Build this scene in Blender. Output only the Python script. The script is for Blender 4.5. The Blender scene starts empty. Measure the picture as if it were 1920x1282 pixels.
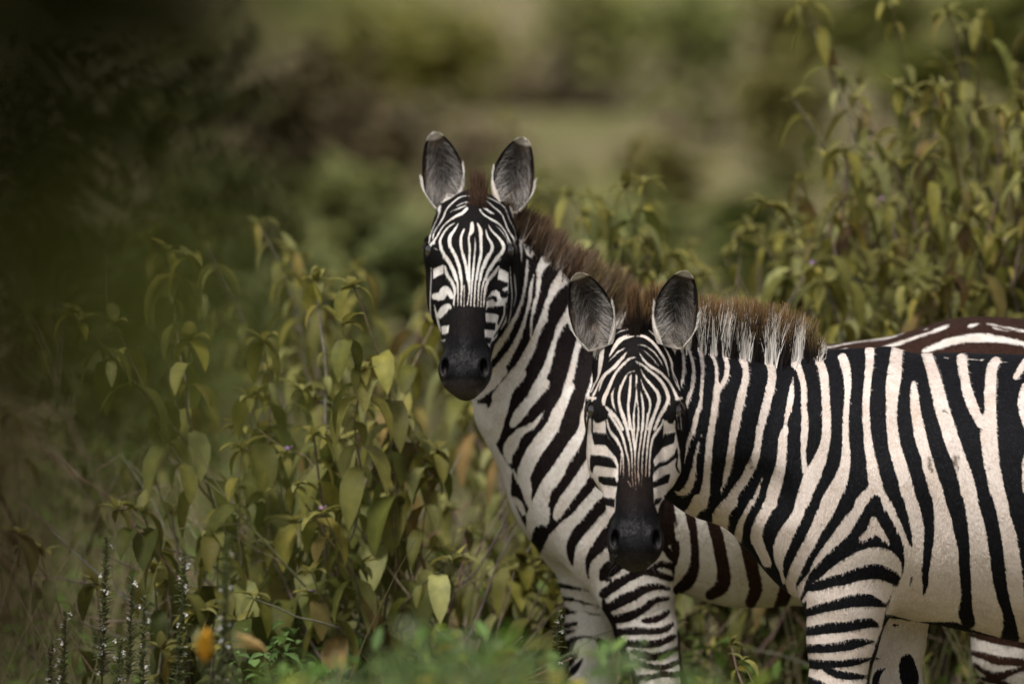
import bpy, math, random, sys
import numpy as np
from mathutils import Vector, Matrix

# ------------------------------------------------------------------ camera, light, exposure
scene = bpy.context.scene
COL = scene.collection
CAM_Y, CAM_Z, PITCH, LENS = -16.0, 2.2, 3.36, 273.0
FPX = 1920 * LENS / 36.0
cam_data = bpy.data.cameras.new("camera")
cam_data.sensor_width = 36.0
cam_data.lens = LENS
cam_data.clip_start = 0.1
cam_data.clip_end = 3000
cam_data.dof.use_dof = True
cam_data.dof.focus_distance = 16.15
cam_data.dof.aperture_fstop = 2.6
cam = bpy.data.objects.new("camera", cam_data)
COL.objects.link(cam)
cam.location = (0, CAM_Y, CAM_Z)
cam.rotation_euler = (math.radians(90 - PITCH), 0, 0)
scene.camera = cam

world = bpy.data.worlds.new("World")
scene.world = world
world.use_nodes = True
wn = world.node_tree
sky = wn.nodes.new("ShaderNodeTexSky")
sky.sky_type = 'NISHITA'
sky.sun_disc = False
SUN_EL, SUN_AZ = 62.0, 205.0     # azimuth clockwise from +Y
sky.sun_elevation = math.radians(SUN_EL)
sky.sun_rotation = math.radians(SUN_AZ)
sky.air_density = 1.0
sky.dust_density = 4.0
sky.ozone_density = 1.0
hsv = wn.nodes.new("ShaderNodeHueSaturation")
hsv.inputs['Saturation'].default_value = 0.30
wn.links.new(sky.outputs[0], hsv.inputs['Color'])
wn.links.new(hsv.outputs[0], wn.nodes['Background'].inputs[0])
wn.nodes['Background'].inputs[1].default_value = 0.105

sl = bpy.data.lights.new("sun", 'SUN')
sl.energy = 2.6
sl.angle = math.radians(14)
sl.color = (1.0, 0.965, 0.92)
so = bpy.data.objects.new("sun", sl)
COL.objects.link(so)
so.location = (0, -5, 12)
_el, _az = math.radians(SUN_EL), math.radians(SUN_AZ)
_d = Vector((math.sin(_az) * math.cos(_el), math.cos(_az) * math.cos(_el), math.sin(_el)))
so.rotation_euler = (-_d).to_track_quat('-Z', 'Y').to_euler()

scene.view_settings.view_transform = 'Standard'
scene.view_settings.look = 'None'
scene.view_settings.exposure = 0.58
scene.view_settings.gamma = 1.0
scene.cycles.use_denoising = True
scene.cycles.max_bounces = 6
scene.cycles.transparent_max_bounces = 6

# ------------------------------------------------------------------ helpers
_p = math.radians(PITCH)
CP, SP = math.cos(_p), math.sin(_p)

def W(px, py, y):
    """a point of the place seen at photo pixel (px, py), standing at world depth y"""
    u = (px - 960.0) / FPX
    v = (641.0 - py) / FPX
    dy = CP + v * SP
    t = (y - CAM_Y) / dy
    return Vector((u * t, y, CAM_Z + t * (-SP + v * CP)))

def coat_pixels(P):
    """camera-projected image pixels in which the coat markings are drawn (N,3)->(N,2)"""
    dx = P[:, 0]; dy = P[:, 1] - CAM_Y; dz = P[:, 2] - CAM_Z
    f = dy * CP - dz * SP
    up = dy * SP + dz * CP
    return np.stack([960 + FPX * dx / f, 641 - FPX * up / f], 1)

def PXM(y):
    return (y - CAM_Y) / FPX

def tag(o, label=None, cat=None, group=None, kind=None):
    if label: o['label'] = label
    if cat: o['category'] = cat
    if group: o['group'] = group
    if kind: o['kind'] = kind
    return o

def empty(name, loc):
    o = bpy.data.objects.new(name, None)
    COL.objects.link(o)
    o.location = loc
    return o

def link_mesh(name, me, parent=None):
    o = bpy.data.objects.new(name, me)
    COL.objects.link(o)
    if parent is not None:
        o.parent = parent
        o.matrix_parent_inverse = Matrix.Translation(-parent.location)
    return o

def mesh_np(name, V, F, smooth=True):
    """V (N,3), F (M,k) all faces the same size k"""
    V = np.asarray(V, dtype=np.float32); F = np.asarray(F, dtype=np.int32)
    me = bpy.data.meshes.new(name)
    k = F.shape[1]
    me.vertices.add(len(V)); me.vertices.foreach_set('co', V.ravel())
    me.loops.add(F.size); me.loops.foreach_set('vertex_index', F.ravel())
    me.polygons.add(len(F))
    me.polygons.foreach_set('loop_start', np.arange(0, F.size, k, dtype=np.int32))
    me.polygons.foreach_set('loop_total', np.full(len(F), k, dtype=np.int32))
    me.polygons.foreach_set('use_smooth', np.full(len(F), smooth, dtype=bool))
    me.update(calc_edges=True)
    me.validate()
    return me

def add_attr(me, name, arr, typ='FLOAT_COLOR'):
    a = me.attributes.new(name, typ, 'POINT')
    arr = np.asarray(arr, dtype=np.float32)
    if typ == 'FLOAT':
        a.data.foreach_set('value', arr.ravel())
    else:
        if arr.shape[1] == 3:
            arr = np.concatenate([arr, np.ones((len(arr), 1), np.float32)], 1)
        a.data.foreach_set('color', arr.ravel())

class NT:
    def __init__(s, name):
        s.m = bpy.data.materials.new(name); s.m.use_nodes = True
        s.t = s.m.node_tree; s.n = s.t.nodes; s.l = s.t.links
        s.b = s.n['Principled BSDF']; s.out = s.n['Material Output']
    def new(s, t, **kw):
        x = s.n.new(t)
        for k, v in kw.items():
            if k in x.inputs.keys(): x.inputs[k].default_value = v
            else: setattr(x, k, v)
        return x
    def link(s, a, b): s.l.new(a, b)
    def attr(s, name):
        return s.new('ShaderNodeAttribute', attribute_name=name)
    def math(s, op, a, b=None, c=None):
        x = s.n.new('ShaderNodeMath'); x.operation = op
        for i, v in enumerate((a, b, c)):
            if v is None: continue
            if isinstance(v, (int, float)): x.inputs[i].default_value = v
            else: s.link(v, x.inputs[i])
        return x.outputs[0]
    def noise(s, scale, detail=2, mapscale=None, rough=0.5):
        tc = s.new('ShaderNodeTexCoord')
        src = tc.outputs['Object']
        if mapscale:
            mp = s.n.new('ShaderNodeMapping'); mp.inputs['Scale'].default_value = mapscale
            s.link(src, mp.inputs[0]); src = mp.outputs[0]
        x = s.n.new('ShaderNodeTexNoise'); x.inputs['Scale'].default_value = scale
        x.inputs['Detail'].default_value = detail; x.inputs['Roughness'].default_value = rough
        s.link(src, x.inputs['Vector'])
        return x.outputs['Fac']
    def mix(s, fac, a, b, mode='MIX'):
        x = s.n.new('ShaderNodeMix'); x.data_type = 'RGBA'; x.blend_type = mode
        for i, v in ((0, fac), (6, a), (7, b)):
            if isinstance(v, (int, float)): x.inputs[i].default_value = v
            elif isinstance(v, tuple): x.inputs[i].default_value = (*v, 1) if len(v) == 3 else v
            else: s.link(v, x.inputs[i])
        return x.outputs[2]
    def ramp(s, src, pts):
        x = s.n.new('ShaderNodeValToRGB')
        e = x.color_ramp.elements
        while len(e) < len(pts): e.new(0.5)
        for i, (p, c) in enumerate(pts):
            e[i].position = p; e[i].color = (*c, 1) if len(c) == 3 else c
        s.link(src, x.inputs[0])
        return x.outputs[0]

# ------------------------------------------------------------------ materials
def coat_material():
    q = NT('zebra_coat')
    s = q.attr('stripe').outputs['Fac']
    n1 = q.noise(95, 3, (1, 1, .5), .7)
    n2 = q.noise(420, 2, (1, 1, .35), .6)
    n3 = q.noise(34, 3, (1, 1, .8), .6)
    e = q.math('ADD', q.math('MULTIPLY', q.math('SUBTRACT', n1, .5), 3.2),
               q.math('ADD', q.math('MULTIPLY', q.math('SUBTRACT', n2, .5), 5.0), q.math('MULTIPLY', q.math('SUBTRACT', n3, .5), 3.5)))
    e = q.math('MULTIPLY', e, q.math('MINIMUM', q.math('MULTIPLY', q.attr('ragged').outputs['Fac'], 1.0), 3.0))
    s2 = q.math('ADD', s, e)
    mr = q.new('ShaderNodeMapRange'); mr.interpolation_type = 'SMOOTHSTEP'
    mr.inputs['From Min'].default_value = -.9; mr.inputs['From Max'].default_value = .9
    q.link(s2, mr.inputs['Value'])
    fine = q.noise(520, 3, (1, 1, .25), .7)
    big = q.noise(14, 5, None, .65)
    # dirt and worn patches of the pale hair
    light = q.attr('light_hair').outputs['Color']
    dark = q.attr('dark_hair').outputs['Color']
    d1 = q.ramp(big, [(.42, (1, 1, 1)), (.7, (.74, .66, .58))])
    light = q.mix(1.0, light, d1, 'MULTIPLY')
    d2 = q.ramp(fine, [(.25, (.74, .72, .70)), (.6, (1, 1, 1))])
    light = q.mix(1.0, light, d2, 'MULTIPLY')
    # dried mud specks and rubbed scratches on the pale hair
    sp = q.ramp(q.noise(75, 4, (1, 1, .6), .75), [(.655, (1, 1, 1)), (.70, (.42, .36, .30))])
    spm = q.ramp(q.noise(7, 2, None, .5), [(.50, (0, 0, 0)), (.62, (1, 1, 1))])
    light = q.mix(q.math('MULTIPLY', spm, q.math('MINIMUM', q.attr('ragged').outputs['Fac'], 1.0)), light, q.mix(1.0, light, sp, 'MULTIPLY'))
    d3 = q.ramp(fine, [(.3, (.55, .55, .55)), (.75, (1.3, 1.25, 1.2))])
    dark = q.mix(1.0, dark, d3, 'MULTIPLY')
    c = q.mix(mr.outputs[0], light, dark)
    q.link(c, q.b.inputs['Base Color'])
    gl = q.attr('gloss').outputs['Fac']
    q.link(q.math('SUBTRACT', .6, q.math('MULTIPLY', gl, .22)), q.b.inputs['Roughness'])
    q.link(q.math('ADD', .025, q.math('MULTIPLY', gl, .10)), q.b.inputs['Specular IOR Level'])
    q.b.inputs['Sheen Weight'].default_value = 0.0
    q.b.inputs['Sheen Roughness'].default_value = .5
    bump = q.n.new('ShaderNodeBump'); bump.inputs['Strength'].default_value = .35
    bump.inputs['Distance'].default_value = .003
    b2 = q.n.new('ShaderNodeBump'); b2.inputs['Strength'].default_value = .8
    b2.inputs['Distance'].default_value = .012
    wr = q.noise(22, 4, (1, 1, .45), .6)
    q.link(wr, b2.inputs['Height'])
    q.link(fine, bump.inputs['Height'])
    q.link(b2.outputs[0], bump.inputs['Normal'])
    q.link(bump.outputs[0], q.b.inputs['Normal'])
    return q.m

def hair_material():
    q = NT('mane_hair')
    q.link(q.attr('col').outputs['Color'], q.b.inputs['Base Color'])
    q.b.inputs['Roughness'].default_value = .55
    q.b.inputs['Specular IOR Level'].default_value = .25
    return q.m

def eye_material():
    q = NT('eye_dark')
    q.b.inputs['Base Color'].default_value = (.012, .008, .006, 1)
    q.b.inputs['Roughness'].default_value = .03
    q.b.inputs['Specular IOR Level'].default_value = 1.0
    q.b.inputs['Coat Weight'].default_value = 1.0
    return q.m

def leaf_material(name, transl=.35):
    q = NT(name)
    n = q.noise(30, 3, None, .6)
    c = q.mix(1.0, q.attr('col').outputs['Color'], q.ramp(n, [(.3, (.7, .72, .7)), (.7, (1.2, 1.15, 1.1))]), 'MULTIPLY')
    q.link(c, q.b.inputs['Base Color'])
    q.b.inputs['Roughness'].default_value = .55
    q.b.inputs['Specular IOR Level'].default_value = .16
    t = q.n.new('ShaderNodeBsdfTranslucent')
    q.link(c, t.inputs['Color'])
    ms = q.n.new('ShaderNodeMixShader'); ms.inputs[0].default_value = transl
    q.link(q.b.outputs[0], ms.inputs[1]); q.link(t.outputs[0], ms.inputs[2])
    q.link(ms.outputs[0], q.out.inputs['Surface'])
    return q.m

M_COAT = coat_material(); M_HAIR = hair_material(); M_FUR = hair_material(); M_FUR.name = 'short_coat_hair'
M_FUR.node_tree.nodes['Principled BSDF'].inputs['Specular IOR Level'].default_value = .03
M_HAIR.node_tree.nodes['Principled BSDF'].inputs['Specular IOR Level'].default_value = .12; M_EYE = eye_material()
M_LEAF = leaf_material('leaf', .42)
M_SHADELEAF = leaf_material('shaded_leaf', .1)
M_SHADELEAF.node_tree.nodes['Principled BSDF'].inputs['Specular IOR Level'].default_value = 0.0
M_STEM = NT('stem_bark')
M_STEM.link(M_STEM.mix(1.0, M_STEM.attr('col').outputs['Color'],
            M_STEM.ramp(M_STEM.noise(60, 3), [(.3, (.6, .6, .6)), (.7, (1.3, 1.3, 1.3))]), 'MULTIPLY'), M_STEM.b.inputs['Base Color'])
M_STEM.b.inputs['Roughness'].default_value = .85
M_STEM = M_STEM.m
# ------------------------------------------------------------------ implicit bodies
def smin(a, b, k):
    h = np.maximum(k - np.abs(a - b), 0) / k
    return np.minimum(a, b) - h * h * k * .25

class Prim:
    """rounded cone (a, ra)-(b, rb), or ellipsoid (a, radii); frame = (O, R) local frame"""
    def __init__(s, kind, a, b, ra, rb=None, k=.03, grp='body', sy=1.0, frame=None, sub=False):
        s.kind, s.k, s.grp, s.sub = kind, k, grp, sub
        s.a = np.array(a, float); s.b = None if b is None else np.array(b, float)
        s.ra = np.array(ra, float) if kind == 'ell' else float(ra)
        s.rb = rb; s.sy = sy; s.frame = frame
        if kind == 'ell':
            pts = [s.a]; r = float(np.max(s.ra))
        else:
            pts = [s.a, s.b]; r = max(ra, rb)
        if frame: pts = [frame[0] + frame[1] @ p for p in pts]
        m = r + .065
        s.lo = np.min(pts, 0) - m; s.hi = np.max(pts, 0) + m
    def ev(s, X, Y, Z):
        if s.frame:
            O, R = s.frame
            x = X - O[0]; y = Y - O[1]; z = Z - O[2]
            X = R[0, 0] * x + R[1, 0] * y + R[2, 0] * z
            Y = R[0, 1] * x + R[1, 1] * y + R[2, 1] * z
            Z = R[0, 2] * x + R[1, 2] * y + R[2, 2] * z
        if s.kind == 'ell':
            x = X - s.a[0]; y = Y - s.a[1]; z = Z - s.a[2]
            k0 = np.sqrt((x / s.ra[0])**2 + (y / s.ra[1])**2 + (z / s.ra[2])**2)
            k1 = np.sqrt((x / s.ra[0]**2)**2 + (y / s.ra[1]**2)**2 + (z / s.ra[2]**2)**2)
            return k0 * (k0 - 1) / np.maximum(k1, 1e-6)
        a, b = s.a, s.b
        d = b - a; L2 = float(d @ d)
        x = X - a[0]; z = Z - a[2]
        y = Y - a[1]
        t = np.clip((x * d[0] + y * d[1] + z * d[2]) / L2, 0, 1)
        ex = x - t * d[0]; ey = (y - t * d[1]) / s.sy; ez = z - t * d[2]
        r = s.ra + (s.rb - s.ra) * t
        q = np.sqrt(ex * ex + ey * ey + ez * ez)
        g = np.sqrt(ex * ex + (ey / s.sy)**2 + ez * ez)      # gradient correction for the flattening
        return (q - r) * np.where(g > 1e-6, q / np.maximum(g, 1e-6), 1)

def sdf_points(prims, P):
    X, Y, Z = P[:, 0], P[:, 1], P[:, 2]
    d = np.full(len(P), .1)
    for p in prims:
        v = p.ev(X, Y, Z)
        d = -smin(-d, v, p.k) if p.sub else smin(d, v, p.k)
    return d

def surface_net(prims, gx, gy, gz):
    D = np.full((len(gx), len(gy), len(gz)), .1, np.float32)
    for p in prims:
        i0, i1 = np.searchsorted(gx, [p.lo[0], p.hi[0]]); j0, j1 = np.searchsorted(gy, [p.lo[1], p.hi[1]])
        k0, k1 = np.searchsorted(gz, [p.lo[2], p.hi[2]])
        if i1 <= i0 or j1 <= j0 or k1 <= k0: continue
        X = gx[i0:i1, None, None]; Y = gy[None, j0:j1, None]; Z = gz[None, None, k0:k1]
        v = p.ev(X, Y, Z)
        sub = D[i0:i1, j0:j1, k0:k1]
        D[i0:i1, j0:j1, k0:k1] = -smin(-sub, v, p.k) if p.sub else smin(sub, v, p.k)
    S = D < 0
    C = S[:-1, :-1, :-1].astype(np.int8)
    cnt = np.zeros_like(C)
    offs = [(i, j, k) for i in (0, 1) for j in (0, 1) for k in (0, 1)]
    n = S.shape
    for (i, j, k) in offs:
        cnt += S[i:n[0]-1+i, j:n[1]-1+j, k:n[2]-1+k]
    act = (cnt > 0) & (cnt < 8)
    idx = np.argwhere(act)
    vid = np.full(act.shape, -1, np.int32)
    vid[act] = np.arange(len(idx))
    acc = np.zeros((len(idx), 3)); num = np.zeros(len(idx))
    I, J, K = idx.T
    G = lambda i, j, k: np.stack([gx[i], gy[j], gz[k]], 1)
    for a in offs:
        for ax in range(3):
            if a[ax] == 1: continue
            b = list(a); b[ax] = 1
            da = D[I+a[0], J+a[1], K+a[2]]; db = D[I+b[0], J+b[1], K+b[2]]
            m = (da < 0) != (db < 0)
            t = (da / np.where(m, da - db, 1))[m][:, None]
            pa = G(I[m]+a[0], J[m]+a[1], K[m]+a[2]); pb = G(I[m]+b[0], J[m]+b[1], K[m]+b[2])
            acc[m] += pa + (pb - pa) * t; num[m] += 1
    V = acc / num[:, None]
    F = []
    for ax in range(3):
        sl0 = [slice(None)] * 3; sl1 = [slice(None)] * 3
        sl0[ax] = slice(0, -1); sl1[ax] = slice(1, None)
        o = [1, 1, 1]; o[ax] = 0
        A = S[tuple(sl0)]; B = S[tuple(sl1)]
        e = np.argwhere(A != B)
        u, w = [x for x in range(3) if x != ax]
        e = e[(e[:, u] > 0) & (e[:, w] > 0) & (e[:, u] < n[u]-1) & (e[:, w] < n[w]-1)]
        q = []
        for (du, dw) in ((-1, -1), (0, -1), (0, 0), (-1, 0)):
            c = e.copy(); c[:, u] += du; c[:, w] += dw
            q.append(vid[c[:, 0], c[:, 1], c[:, 2]])
        q = np.stack(q, 1)
        flip = S[e[:, 0], e[:, 1], e[:, 2]]
        if ax == 1: flip = ~flip
        q[~flip] = q[~flip][:, ::-1]
        F.append(q)
    return V, np.concatenate(F)

def axis_grid(lo, hi, step, f0, f1, fine):
    a = []
    x = lo
    while x < hi:
        a.append(x)
        d = 0 if f0 <= x <= f1 else min(abs(x - f0), abs(x - f1))
        x += min(step, fine + d * .25)
    return np.array(a)

# ------------------------------------------------------------------ coat markings (traced in image pixels, projected onto the bodies from the camera)
class Marks:
    def __init__(s, base): s.ops = []; s.base = base; s.o = (0, 0, 1)
    def crop(s, ox, oy, k): s.o = (ox, oy, k)
    def _pt(s, t): return [float(v) for v in t.split(',')]
    def stroke(s, txt, black):
        ox, oy, k = s.o
        for line in txt.strip().split('\n'):
            line = line.split('#')[0].strip()
            if not line: continue
            P = np.array([s._pt(t) for t in line.split()])
            P = np.stack([ox + P[:, 0] * k, oy + P[:, 1] * k, P[:, 2] * k * .5], 1)
            if len(P) == 1: P = np.vstack([P, P + [[.5, .5, 0]]])
            if len(P) > 2: P = s._smooth(P)
            s.ops.append(('s', P, black))
    def _smooth(s, P):
        out = []
        n = len(P)
        for i in range(n - 1):
            p0 = P[max(i-1, 0)]; p1 = P[i]; p2 = P[i+1]; p3 = P[min(i+2, n-1)]
            L = np.hypot(*(p2 - p1)[:2]); m = 3 if L > 6 else 2
            for t in np.arange(m) / m:
                out.append(.5 * ((2*p1) + (-p0+p2)*t + (2*p0-5*p1+4*p2-p3)*t*t + (-p0+3*p1-3*p2+p3)*t**3))
        out.append(P[-1])
        out = np.array(out); out[:, 2] = np.maximum(out[:, 2], .3)
        return out
    def w(s, txt): s.stroke(txt, False)
    def b(s, txt): s.stroke(txt, True)
    def poly(s, txt, black):
        ox, oy, k = s.o
        for line in txt.strip().split('\n'):
            line = line.split('#')[0].strip()
            if not line: continue
            P = np.array([s._pt(t)[:2] for t in line.split()])
            s.ops.append(('p', P * k + [ox, oy], black))
    def wp(s, t): s.poly(t, False)
    def bp(s, t): s.poly(t, True)
    def field(s, Q):
        f = np.full(len(Q), 12.0 if s.base else -12.0)
        for kind, P, black in s.ops:
            mg = 13 + (P[:, 2].max() if kind == 's' else 0)
            lo = P[:, :2].min(0) - mg; hi = P[:, :2].max(0) + mg
            m = np.nonzero((Q[:, 0] > lo[0]) & (Q[:, 0] < hi[0]) & (Q[:, 1] > lo[1]) & (Q[:, 1] < hi[1]))[0]
            if len(m) == 0: continue
            q = Q[m]
            if kind == 's':
                v = np.full(len(q), -1e9)
                for i in range(len(P) - 1):
                    a, b = P[i], P[i+1]; d = b[:2] - a[:2]; L = max(d @ d, 1e-9)
                    t = np.clip(((q - a[:2]) @ d) / L, 0, 1)
                    e = q - a[:2] - t[:, None] * d
                    v = np.maximum(v, a[2] + (b[2] - a[2]) * t - np.sqrt((e * e).sum(1)))
            else:
                dist = np.full(len(q), 1e9); ins = np.zeros(len(q), bool)
                for i in range(len(P)):
                    a, b = P[i], P[(i+1) % len(P)]; d = b - a; L = max(d @ d, 1e-9)
                    t = np.clip(((q - a) @ d) / L, 0, 1)
                    e = q - a - t[:, None] * d
                    dist = np.minimum(dist, np.sqrt((e * e).sum(1)))
                    if a[1] != b[1]:
                        c = (a[1] > q[:, 1]) != (b[1] > q[:, 1])
                        xi = (b[0] - a[0]) * (q[:, 1] - a[1]) / (b[1] - a[1]) + a[0]
                        ins ^= c & (q[:, 0] < xi)
                v = np.where(ins, dist, -dist)
            v = np.clip(v, -12, 12)
            f[m] = np.maximum(f[m], v) if black else np.minimum(f[m], -v)
        return f
K34 = 340 / 1282
# ---------- front zebra, trunk, neck and near legs
MF = Marks(True)
MF.crop(1260, 600, K34)
MF.w('''50,180,20 75,230,22 83,330,24 72,430,20 60,490,10
60,140,12 110,200,20 142,280,26 152,380,28 140,480,32 112,560,28 92,640,22 78,740,10
100,90,45 120,140,38 180,190,25 205,250,32 215,350,28 210,470,25 200,580,30 175,670,38 150,770,36 115,860,30 95,950,20 88,1010,8
205,800,8 185,880,20 165,960,26 155,1040,36 138,1120,52 108,1190,60 60,1222,40 20,1210,14
215,-10,60 215,150,50 240,210,30 295,270,28 312,350,26 315,430,30 318,490,52 305,600,50 285,720,50 265,850,50 255,980,52 245,1100,54 235,1200,68 210,1300,85
330,-10,75 330,150,65 340,210,50 370,250,40 388,320,36 382,400,40 352,460,36 325,500,34
495,-10,95 490,150,85 490,250,65 515,320,52 522,400,52 500,500,62 480,580,62 460,680,64 440,780,62 425,860,58 410,960,56 390,1060,46 365,1150,30 342,1225,8
680,-10,95 675,180,85 675,270,70 700,330,60 708,400,62 695,480,66 670,580,64 645,680,60 620,780,56 605,880,54 590,960,62 560,1030,72 520,1110,66 470,1180,66 425,1250,72 400,1300,78
645,1105,10 620,1160,18 600,1220,28 565,1300,28
853,405,14 850,460,30 842,530,45 832,600,46 815,670,40 805,720,22 800,770,50 785,830,66 780,900,70 775,980,74 760,1060,80 735,1150,90 715,1220,92 695,1300,90
865,-10,60 858,200,65 865,290,70 900,350,50 925,430,45 935,520,44 935,620,46 940,720,56 935,820,54 930,900,46 932,980,38 940,1070,40
1025,270,50 1060,330,60 1075,400,66 1085,500,62 1090,600,62 1095,700,66 1092,800,66 1080,880,72 1055,960,92 1020,1040,108 985,1110,122 955,1190,112 920,1290,98
1205,265,65 1225,320,72 1240,400,60 1242,500,48 1235,600,44 1228,700,44 1228,800,50 1230,900,58 1228,980,70 1215,1060,86 1190,1140,104 1145,1220,118 1105,1300,120''')
MF.crop(1580, 600, K34)
MF.w('''190,215,70 190,300,62 180,400,58 170,500,56 165,600,56 165,700,58 175,800,60 185,900,66 205,1000,78 220,1100,90 230,1190,110 135,1290,100
232,1180,90 305,1300,85
385,200,85 375,280,90 365,380,108 352,480,100 345,600,82 345,700,82 355,800,85 370,900,92 400,1000,98 430,1100,96 455,1200,100 480,1300,105
503,440,30 502,480,52 508,560,66 515,640,76 530,720,80 545,800,88 565,880,86 590,960,80 610,1040,90 635,1120,90 660,1200,100 683,1300,105
590,230,80 615,300,82 645,400,90 670,500,98 695,600,105 725,700,105 755,800,112 790,900,112 830,1000,102 865,1100,110 885,1200,118 905,1300,120
840,270,75 850,350,75 865,430,72 885,520,78 915,600,80 945,670,72 975,730,70
1080,290,70 1055,340,80 1045,430,85 1042,530,88 1042,650,88 1035,730,110 1030,800,120 1040,900,120 1050,1000,112 1070,1100,112 1090,1200,115 1112,1300,115
870,275,7 990,284,7
1100,292,9 1165,296,5
712,264,12 742,270,12
1320,260,60 1260,340,50 1225,400,46
1290,470,60 1280,560,88 1285,650,84 1310,740,70 1330,830,50 1320,920,60 1312,1020,90 1315,1150,95 1325,1300,105''')
MF.crop(1260, 940, K34)
MF.w('''190,-5,105 150,60,90 90,130,90
420,-5,95 350,80,110 340,140,120 320,240,120
560,-5,32 520,80,34 485,150,46 470,225,60 455,300,60
695,-5,85 650,90,80 610,170,85 595,250,90 620,320,80 670,430,70
915,-5,85 885,100,88 820,200,105 775,300,115 755,400,75 768,480,34 790,570,30
1125,-5,112 1070,100,112 1015,200,92 965,300,92 910,400,85 865,500,88 840,600,70 890,720,50''')
MF.wp('''1262,60 1282,40 1290,-5 1400,-5 1282,250 1190,320 1100,400 1040,470 1022,520 1010,600 960,680 930,720 880,660 885,600 905,570 965,500 1010,400 1080,300 1155,200 1225,100''')
MF.crop(1580, 940, K34)
MF.wp('''-255,650 -180,555 -100,470 0,408 100,350 200,320 300,325 360,345 410,390 425,470 400,560 330,680 300,790 280,900 230,1020 190,1150 170,1290 200,3200 -300,3200
265,-10 340,120 400,240 430,320 432,480 420,520 360,620 300,790 520,850 800,850 900,900 1100,960 1400,1100 1400,-10 1165,-10 1060,-10 900,-10 600,-10''')
MF.b('''390,-10,80 420,80,70 450,170,50 470,240,35 485,310,14
585,-10,100 600,80,85 612,200,68 605,320,58 590,440,50 583,500,46 585,580,36 572,655,8
790,-10,120 815,80,108 835,200,100 855,320,80 860,440,75 868,560,72 875,680,72 868,780,100 890,850,90
1010,-10,105 1040,100,100 1060,200,95 1080,320,95 1095,440,95 1110,560,90 1135,680,80 1165,780,70 1180,870,90 1180,960,130
1235,-10,130 1250,100,120 1275,200,105 1300,350,100 1330,600,100 1360,900,110
490,530,10 470,600,8
230,-10,75 270,100,65 310,200,65 350,280,80 400,360,55 425,420,22 425,495,6
200,30,60 140,140,70 90,240,80 20,320,90 -60,390,90 -180,500,75 -240,570,40 -270,640,22 -300,700,16
110,290,40 160,270,55 230,262,60 300,300,55 350,330,30
-270,620,16 -180,600,60 -90,565,72 0,550,80 100,515,88 220,490,105 300,510,95 360,540,80 375,592,10
-320,815,28 -210,770,60 -90,738,66 0,718,78 100,697,90 200,700,80 300,735,20
-315,925,50 -210,910,66 -90,892,75 0,887,68 100,867,72 200,855,58 250,880,14
-300,1038,58 -150,1036,60 0,1022,66 100,998,66 220,988,14
-295,1135,60 -170,1150,66 0,1145,44 100,1128,48 190,1110,16
-140,1180,20 -60,1210,48 0,1225,55 100,1235,40 165,1235,18
-300,1255,70 -180,1290,60 -60,1340,50
-300,1440,60 -150,1450,60 20,1420,50 130,1400,20
-300,1560,60 -150,1570,60 20,1550,60 130,1530,20
-300,1690,70 -100,1680,70 100,1660,50
-300,1820,70 -100,1800,70 100,1780,50
-300,1950,60 100,1920,60
-300,2060,60 100,2040,60
-300,2180,60 100,2160,60
-300,2300,60 100,2280,60
-300,2420,60 100,2400,60
-300,2540,50 100,2520,50
-300,2650,50 100,2630,50''')
MF.wp('205,95 235,110 290,200 335,280 325,300 230,235 150,280 115,275 110,250 170,190')
MF.crop(0, 0, 1)
for i in range(9):       # beyond the frame: flank, hip and rump
    x = 1985 + 62 * i; t = i / 8
    MF.w('%f,%f,14 %f,%f,24 %f,%f,26 %f,%f,28' % (x + 50*t, 690, x - 10, 800 - 40*t, x - 40 + 60*t, 960, x - 30 - 60*t, 1240))
for i in range(14):      # hind leg bands
    MF.w('2280,%f,24 2380,%f,26 2560,%f,22' % (1220 + 44*i, 1205 + 44*i, 1235 + 44*i))

# far legs of both animals and the pale inner sides
MFF = Marks(False)
MFF.crop(1580, 940, K34)
MFF.b('''455,1120,90 460,1180,125 475,1260,120 480,1340,60
300,1180,12 260,1200,34 235,1250,45 230,1330,50
330,800,6 270,815,16
360,870,14 400,868,6
270,1105,8 210,1115,18''')
MFF.crop(0, 0, 1)
for i in range(18):
    MFF.b('1600,%f,12 1700,%f,14 1790,%f,10' % (1330+30*i, 1322+30*i, 1334+30*i))
    MFF.b('2250,%f,14 2600,%f,14' % (1290+38*i, 1275+38*i))

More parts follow.
